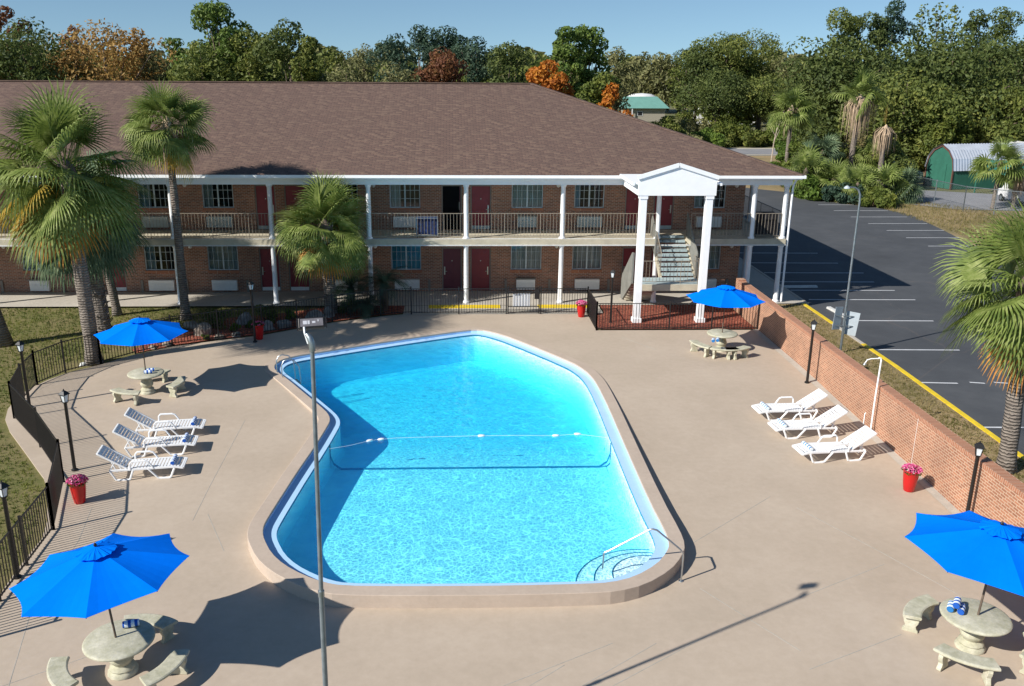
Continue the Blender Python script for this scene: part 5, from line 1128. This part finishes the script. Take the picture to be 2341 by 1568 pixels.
p=at(2268,478,-.1); palm(p,'small green palm in front of the green shed',3.6,2.2,(0,0),.18,.16,30,mat='palm_green',emin=-35,seed=64,nseg=16,wd=.08,group='palms beyond the car park')
p=at(2314,478,-.1); palm(p,'small withered palm beside the brown shed wall',2.8,1.6,(0,0),.16,.15,4,mat='dry_skirt',emin=20,seed=65,nseg=12,wd=.06,group='palms beyond the car park',skirt=10)
o=thing('dead_sapling',at(1762,372,-.1),'thin bare white sapling in front of the back road','tree')
mb=MB(); mb.tube([(0,0,0),(.1,0,2.4),(.3,0,3.8),(1.0,0,6.2)],[.08,.07,.05,.02],6)
for a,b in (((.15,0,2.6),(.9,0,4.6)),((.2,0,3.2),(-.5,0,4.2)),((.5,0,4.6),(1.6,0,5.2)),((.3,0,3.8),(.1,.2,5.6))): mb.tube([a,b],[.04,.012],5)
mb.build('trunk','pale_bark',o,recalc=False)
# far wood
def far_wood(name,x0,x1,Y0,Y1,h0,h1,mat,seed,n_=240,size=1.1):
    rs=np.random.RandomState(seed); mb=MB()
    for i in range(n_):
        x=x0+(x1-x0)*i/n_+rs.uniform(-3,3); y=rs.uniform(Y0,Y1); h=rs.uniform(h0,h1)
        if .135<x/y<.285: continue
        for q in range(3): cards(mb,np.array([x+rs.uniform(-2,2),y,h*(.35+.27*q)]),np.array([4.2,3.5,h*.2]),90,size,rs)
    o=mb.build(name,mat,recalc=False); return tag(o,kind='stuff')
far_wood('far_wood',-190,260,190,235,9,14.5,'fol_grey',5)
far_wood('far_wood',-150,230,150,170,7,12.5,'fol_mid',6,n_=200,size=.8)

# ------------------------------------------------------------------ buildings and things beyond
def at0(x,y): return at(x,y,-.12)
hp=Vector((41.3,196,-.12)); o=thing('far_house',hp,'small far house with a teal metal roof beyond the motel hip','house')
MB().box(-4.6,4.2,0,6,0,2.9).build('wall','beige_siding',o); 
MB().add([(-5.2,-.8,2.8),(5.0,-.8,2.8),(5.0,6.8,2.8),(-5.2,6.8,2.8),(-4.2,3,5.1),(3.0,3,5.1)],[(0,1,5,4),(1,2,5),(2,3,4,5),(3,0,4),(0,3,2,1)]).build('roof','teal_roof',o)
w_=MB().box(-1.8,-.6,-.06,-.01,1.2,2.1).build('window','white_siding',o); MB().box(-1.65,-.75,-.09,-.061,1.3,2.0).build('pane','interior_dark',w_)
MB().box(-3.1,-2.9,-.7,-.5,0,2.8).build('porch_post','white_siding',o)
o=thing('storage_tank',(44.2,215,-.12),'white domed tank peeping over the teal roof','tank'); MB().lathe([(4.2,0),(4.2,3.6),(3.7,4.5),(2.2,5.2),(.1,5.4)],24).build('shell','white_siding',o,smooth=True)
def trailer(x0,x1,y,h,label,mat='white_siding',nm='mobile_home'):
    o=thing(nm,((x0+x1)/2,y,-.12),label,'building'); w2=(x1-x0)/2
    MB().box(-w2,w2,0,4,.5,h).build('wall',mat,o); MB().xz([(-w2-.2,h),(w2+.2,h),(w2+.2,h+.15),(0,h+.7),(-w2-.2,h+.15)],-.2,4.2).build('roof','white_siding',o)
    for i in range(3): 
        xx=-w2+(i+.6)*(x1-x0)/3.3; f_=MB().box(xx-.5,xx+.5,-.04,-.005,1.4,2.3).build('window','door_frame',o); MB().box(xx-.42,xx+.42,-.06,-.041,1.48,2.22).build('pane','interior_dark',f_)
trailer(48,60,178,4.2,'white mobile home glimpsed left between the oak trunks'); trailer(61.5,74,180,4.4,'white mobile home glimpsed right of the pale trunks'); 
trailer(61.5,66.5,100,2.6,'white flat building behind the striped shed roof, left one'); trailer(68.5,84,104,3.0,'long pale building behind the striped shed roof')
# green barn shed
b=Vector((47.6,84.5,-.12)); o=thing('barn_shed',b,'dark green barn shaped shed with a striped pale metal roof','shed')
prof=[(0,0),(0,1.9),(.25,2.8),(.85,3.5),(1.8,3.95),(2.75,3.5),(3.35,2.8),(3.6,1.9),(3.6,0)]
cs,sn_=math.cos(R(-24)),math.sin(R(-24))
MB().yz(prof,0,7.2).build('wall','green_siding',o)
mb=MB(); seg=[(-.15,1.75),(-.1,1.9),(.12,2.86),(.75,3.62),(1.8,4.12),(2.85,3.62),(3.48,2.86),(3.7,1.9),(3.75,1.75)]
Lr=24; nx=150
for i in range(nx+1):
    x=-.15+Lr*i/nx; dzz=.035*math.cos(i*pi)
    for yy,zz in seg:
        c=Vector((yy-1.8,zz-1.5)).normalized(); mb.v.append((x,yy+c.x*dzz,zz+c.y*dzz))
k=len(seg)
for i in range(nx):
    for j in range(k-1): mb.f.append((i*k+j,(i+1)*k+j,(i+1)*k+j+1,i*k+j+1))
mb.build('roof','corrugated',o,recalc=False)
tr2=MB()
for a,b_ in zip(prof[1:-1],prof[2:-1]): tr2.bar((-.03,a[0],a[1]),(-.03,b_[0],b_[1]),.12,.1)
tr2.bar((-.03,0,0),(-.03,0,1.9),.12).bar((-.03,3.6,0),(-.03,3.6,1.9),.12).build('trim','brown_siding',o)
MB().box(-.06,-.001,.9,2.7,0,2.3).build('door','green_siding',o)
MB().box(7.21,24,.1,3.5,0,1.95).build('brown_wing','brown_siding',o)
MB().add([(.2,-2.6,1.75),(4.2,-3.4,1.55),(7.4,-1.2,2.6),(3.6,0,2.75),(.2,-2.6,1.68),(4.2,-3.4,1.48),(7.4,-1.2,2.53),(3.6,0,2.68)],[(0,1,2,3),(7,6,5,4),(0,4,5,1),(1,5,6,2),(2,6,7,3),(3,7,4,0)]).build('lean_to_roof','green_roof',o)
MB().bar((.5,-2.5,0),(.5,-2.5,1.7),.1).bar((4.1,-3.2,0),(4.1,-3.2,1.5),.1).build('lean_to_posts','green_siding',o)
o.rotation_euler=(0,0,R(12))
# pale green van half hidden under the trees
def car(loc,rz,label,mat,nm='parked_van',L_=4.8):
    o=thing(nm,loc,label,'van',rz=rz); w=.9
    body=[(-L_/2,.45),(-L_/2,1.25),(-L_/2+.15,1.95),(L_/2-1.4,1.95),(L_/2-.75,1.15),(L_/2-.05,1.0),(L_/2,.45)]
    MB().xz(body,-w,w).build('body',mat,o,bevel=.06)
    for sy in (-1,1):
        for x0,x1 in ((-L_/2+.3,-.6),(-.5,.6)): MB().box(x0,x1,sy*(w+.005)-.006,sy*(w+.005)+.006,1.25,1.8).build('side_window','interior_dark',o)
    for sx in (-L_/2+.9,L_/2-.9):
        for sy in (-1,1):
            t_=MB().tube([(sx,sy*(w-.18),.34),(sx,sy*(w+.02),.34)],.34,16).build('wheel','black_paint',o); MB().tube([(sx,sy*(w+.021),.34),(sx,sy*(w+.03),.34)],.19,12).build('rim','galvanised',t_)
    for sy in (-.6,.6): MB().box(L_/2-.02,L_/2+.02,sy-.15,sy+.15,.7,.9).build('headlight','lantern_glass',o)
car((45.2,90.5,-.12),R(8),'pale green van half hidden in the trees left of the green shed','pale_green_paint')
# small white car behind the right edge palm
car(at(2330,466,-.12),R(85),'white van behind the right edge palm near the chain link fence','white_siding')
# chain link fence
def chain(pts,label,h=2.0):
    o=thing('chain_link_fence',pts[0],label,'fence','chain link fences beyond the car park')
    for p in pts: MB().tube([Vector(p),Vector(p)+Vector((0,0,h+.08))],.04,8).build('post','galvanised',o,world=True)
    mb=MB(); ms=MB()
    for a,b_ in zip(pts,pts[1:]):
        a,b_=Vector(a),Vector(b_); mb.tube([a+Vector((0,0,h)),b_+Vector((0,0,h))],.028,6); d=b_-a; n_=int(d.length/.22)
        for i in range(-int(h/.22),n_):
            for s in (0,1):
                t0,t1=i*.22,i*.22+h; z0,z1=(0,h) if s==0 else (h,0)
                if t0<0: z0=z0+(z1-z0)*(-t0)/h; t0=0
                if t1>d.length: z1=z1-(z1-z0)*(t1-d.length)/(t1-t0) if t1>t0 else z1; t1=d.length
                if t1-t0>.05: ms.bar(a+d.normalized()*t0+Vector((0,0,z0)),a+d.normalized()*t1+Vector((0,0,z1)),.007)
    mb.build('top_rail','galvanised',o,world=True,recalc=False); ms.build('mesh','galvanised',o,world=True,recalc=False)
f0=at(2073,452,-.1); f1=at(2200,484,-.1); f2=at(2270,492,-.1); f3=at(2340,500,-.1)
chain([tuple(f0),tuple((f0+f1)/2),tuple(f1)],'chain link fence on the left of the gravel drive'); chain([tuple(f1),tuple(f2),tuple(f3),tuple(f3+Vector((4,-1,0)))],'chain link fence behind the right edge palm')

# ------------------------------------------------------------------ rocks and small plants of the palm bed
def rock(loc,s,label,seed,mat='grey_rock'):
    rn=random.Random(seed); bm=bmesh.new(); bmesh.ops.create_icosphere(bm,subdivisions=3,radius=1)
    ph=[rn.uniform(0,6) for _ in range(6)]
    for v in bm.verts:
        c=v.co; k=1+.16*math.sin(c.x*3+ph[0])+.14*math.sin(c.y*4+ph[1])+.12*math.sin(c.z*5+ph[2])+.06*math.sin(c.x*9+c.y*7+ph[3])+rn.uniform(-.025,.025)
        v.co=Vector((c.x*k*s[0],c.y*k*s[1],max(-.3*s[2],c.z*k*s[2])))
    me=bpy.data.meshes.new('rock'); bm.to_mesh(me); bm.free(); o=bpy.data.objects.new('rock',me); COL.objects.link(o); me.materials.append(MATS[mat]); o.location=loc; o.rotation_euler=(0,0,rn.uniform(0,6)); tag(o,label,'rock','rocks in the palm bed')
for k,(px,py,s,lab,mt) in enumerate(((462,762,(.55,.42,.38),'large pale boulder right of the upper left umbrella','boulder_pale'),(440,748,(.4,.3,.3),'boulder behind the large pale one','boulder_pale'),(560,738,(.5,.35,.4),'grey boulder left of the shaded lantern post','grey_rock'),(612,752,(.4,.3,.3),'grey boulder right of the shaded red pot','grey_rock'),(648,745,(.45,.32,.3),'dark boulder behind the flood light','grey_rock'),(720,728,(.5,.35,.4),'spiky grey boulder under the sago palms','grey_rock'),(752,722,(.35,.3,.35),'small grey boulder nearest the sago palms','grey_rock'),(382,788,(.26,.2,.16),'small pale stone at the fence by the umbrella','boulder_pale'),(350,795,(.22,.18,.13),'small white stone in the red mulch','boulder_pale'),(196,832,(.24,.15,.1),'white stone at the foot of the big palm','stone_white'),(500,772,(.3,.2,.15),'low stone edging the mulch near the fence','boulder_pale'),(540,766,(.28,.2,.15),'low stone beside the red pot in the bed','grey_rock'))):
    p=dk(px,py); s=tuple(q*.85 for q in s); rock(p+Vector((0,0,-.04+s[2]*.3)),s,lab,k+1,mt)
for k,(px,py,w_,h_,mt,lab) in enumerate(((537,757,.45,.4,'fol_lime','small yellow green plant left of the shaded red pot'),(575,748,.4,.35,'fol_lime','small bright plant beside the shaded lantern post'),(668,728,.55,.5,'fol_lime','pale green clump above the flood light'),(610,735,1.2,.9,'fol_dark','dark shrub behind the shaded red pot'),(500,745,1.3,.8,'fol_dark','dark shrub between the boulders'),(800,712,1.3,.7,'fol_dark','dark low shrub under the sago palms'),(355,782,.4,.3,'flower_pink','little pink flowers by the umbrella in the mulch'),(470,775,.4,.22,'fol_yellowgreen','low plant at the fence in the mulch'))):
    p=dk(px,py); tree(p+Vector((0,0,-.02)),lab,h_,w_,mt,'shrub',seed=90+k,group='small plants of the palm bed',n_=700,size=.045,nl=9,cat='plant',name='bed_plant')
# tufts of grass along lawn edges and verge
def tufts(name,poly_pts,n_,mat,seed,h=.09,lift=-.05):
    rn=random.Random(seed); xs_=[p[0] for p in poly_pts]; ys_=[p[1] for p in poly_pts]; mb=MB(); c=0
    def inside(x,y):
        r=False; j=len(poly_pts)-1
        for i in range(len(poly_pts)):
            a,b=poly_pts[i],poly_pts[j]
            if (a[1]>y)!=(b[1]>y) and x<(b[0]-a[0])*(y-a[1])/(b[1]-a[1])+a[0]: r=not r
            j=i
        return r
    while c<n_:
        x,y=rn.uniform(min(xs_),max(xs_)),rn.uniform(min(ys_),max(ys_))
        if not inside(x,y): continue
        c+=1; z=dz(y)+lift
        for q in range(3):
            a=rn.uniform(0,6.28); hh=h*rn.uniform(.5,1.3); w=Vector((math.cos(a),math.sin(a),0))*.012*rn.uniform(.7,1.5); p=Vector((x+rn.uniform(-.04,.04),y+rn.uniform(-.04,.04),z)); mb.add([p-w,p+w,p+Vector((rn.uniform(-.04,.04),rn.uniform(-.04,.04),hh))],[(0,1,2)])
    return tag(mb.build(name,mat,recalc=False),kind='stuff')
lw=[(-30,33),(-14.6,33),(-12,36),(-9,38.5),(-7,39.5),(-7,40.9),(-30,40.9)]
tufts('lawn_grass',lw,9000,'fol_yellowgreen',1); tufts('lawn_grass',[(-17,16),(-10.2,16),(-10.3,20),(-11.2,22.6),(-14.6,27),(-15.2,31),(-14.6,33),(-22,33)],9000,'fol_yellowgreen',2,h=.07)
tufts('verge_grass',[(14.8,14),(16.7,14),(16.7,41),(14.8,41)],9000,'fol_reedtan',3,h=.06,lift=-.01); tufts('dry_weeds',[(30,79),(35.3,72),(35.3,62),(34.5,56),(44,52),(44,70),(38,80)],6000,'fol_reedtan',4,h=.22,lift=-.12)
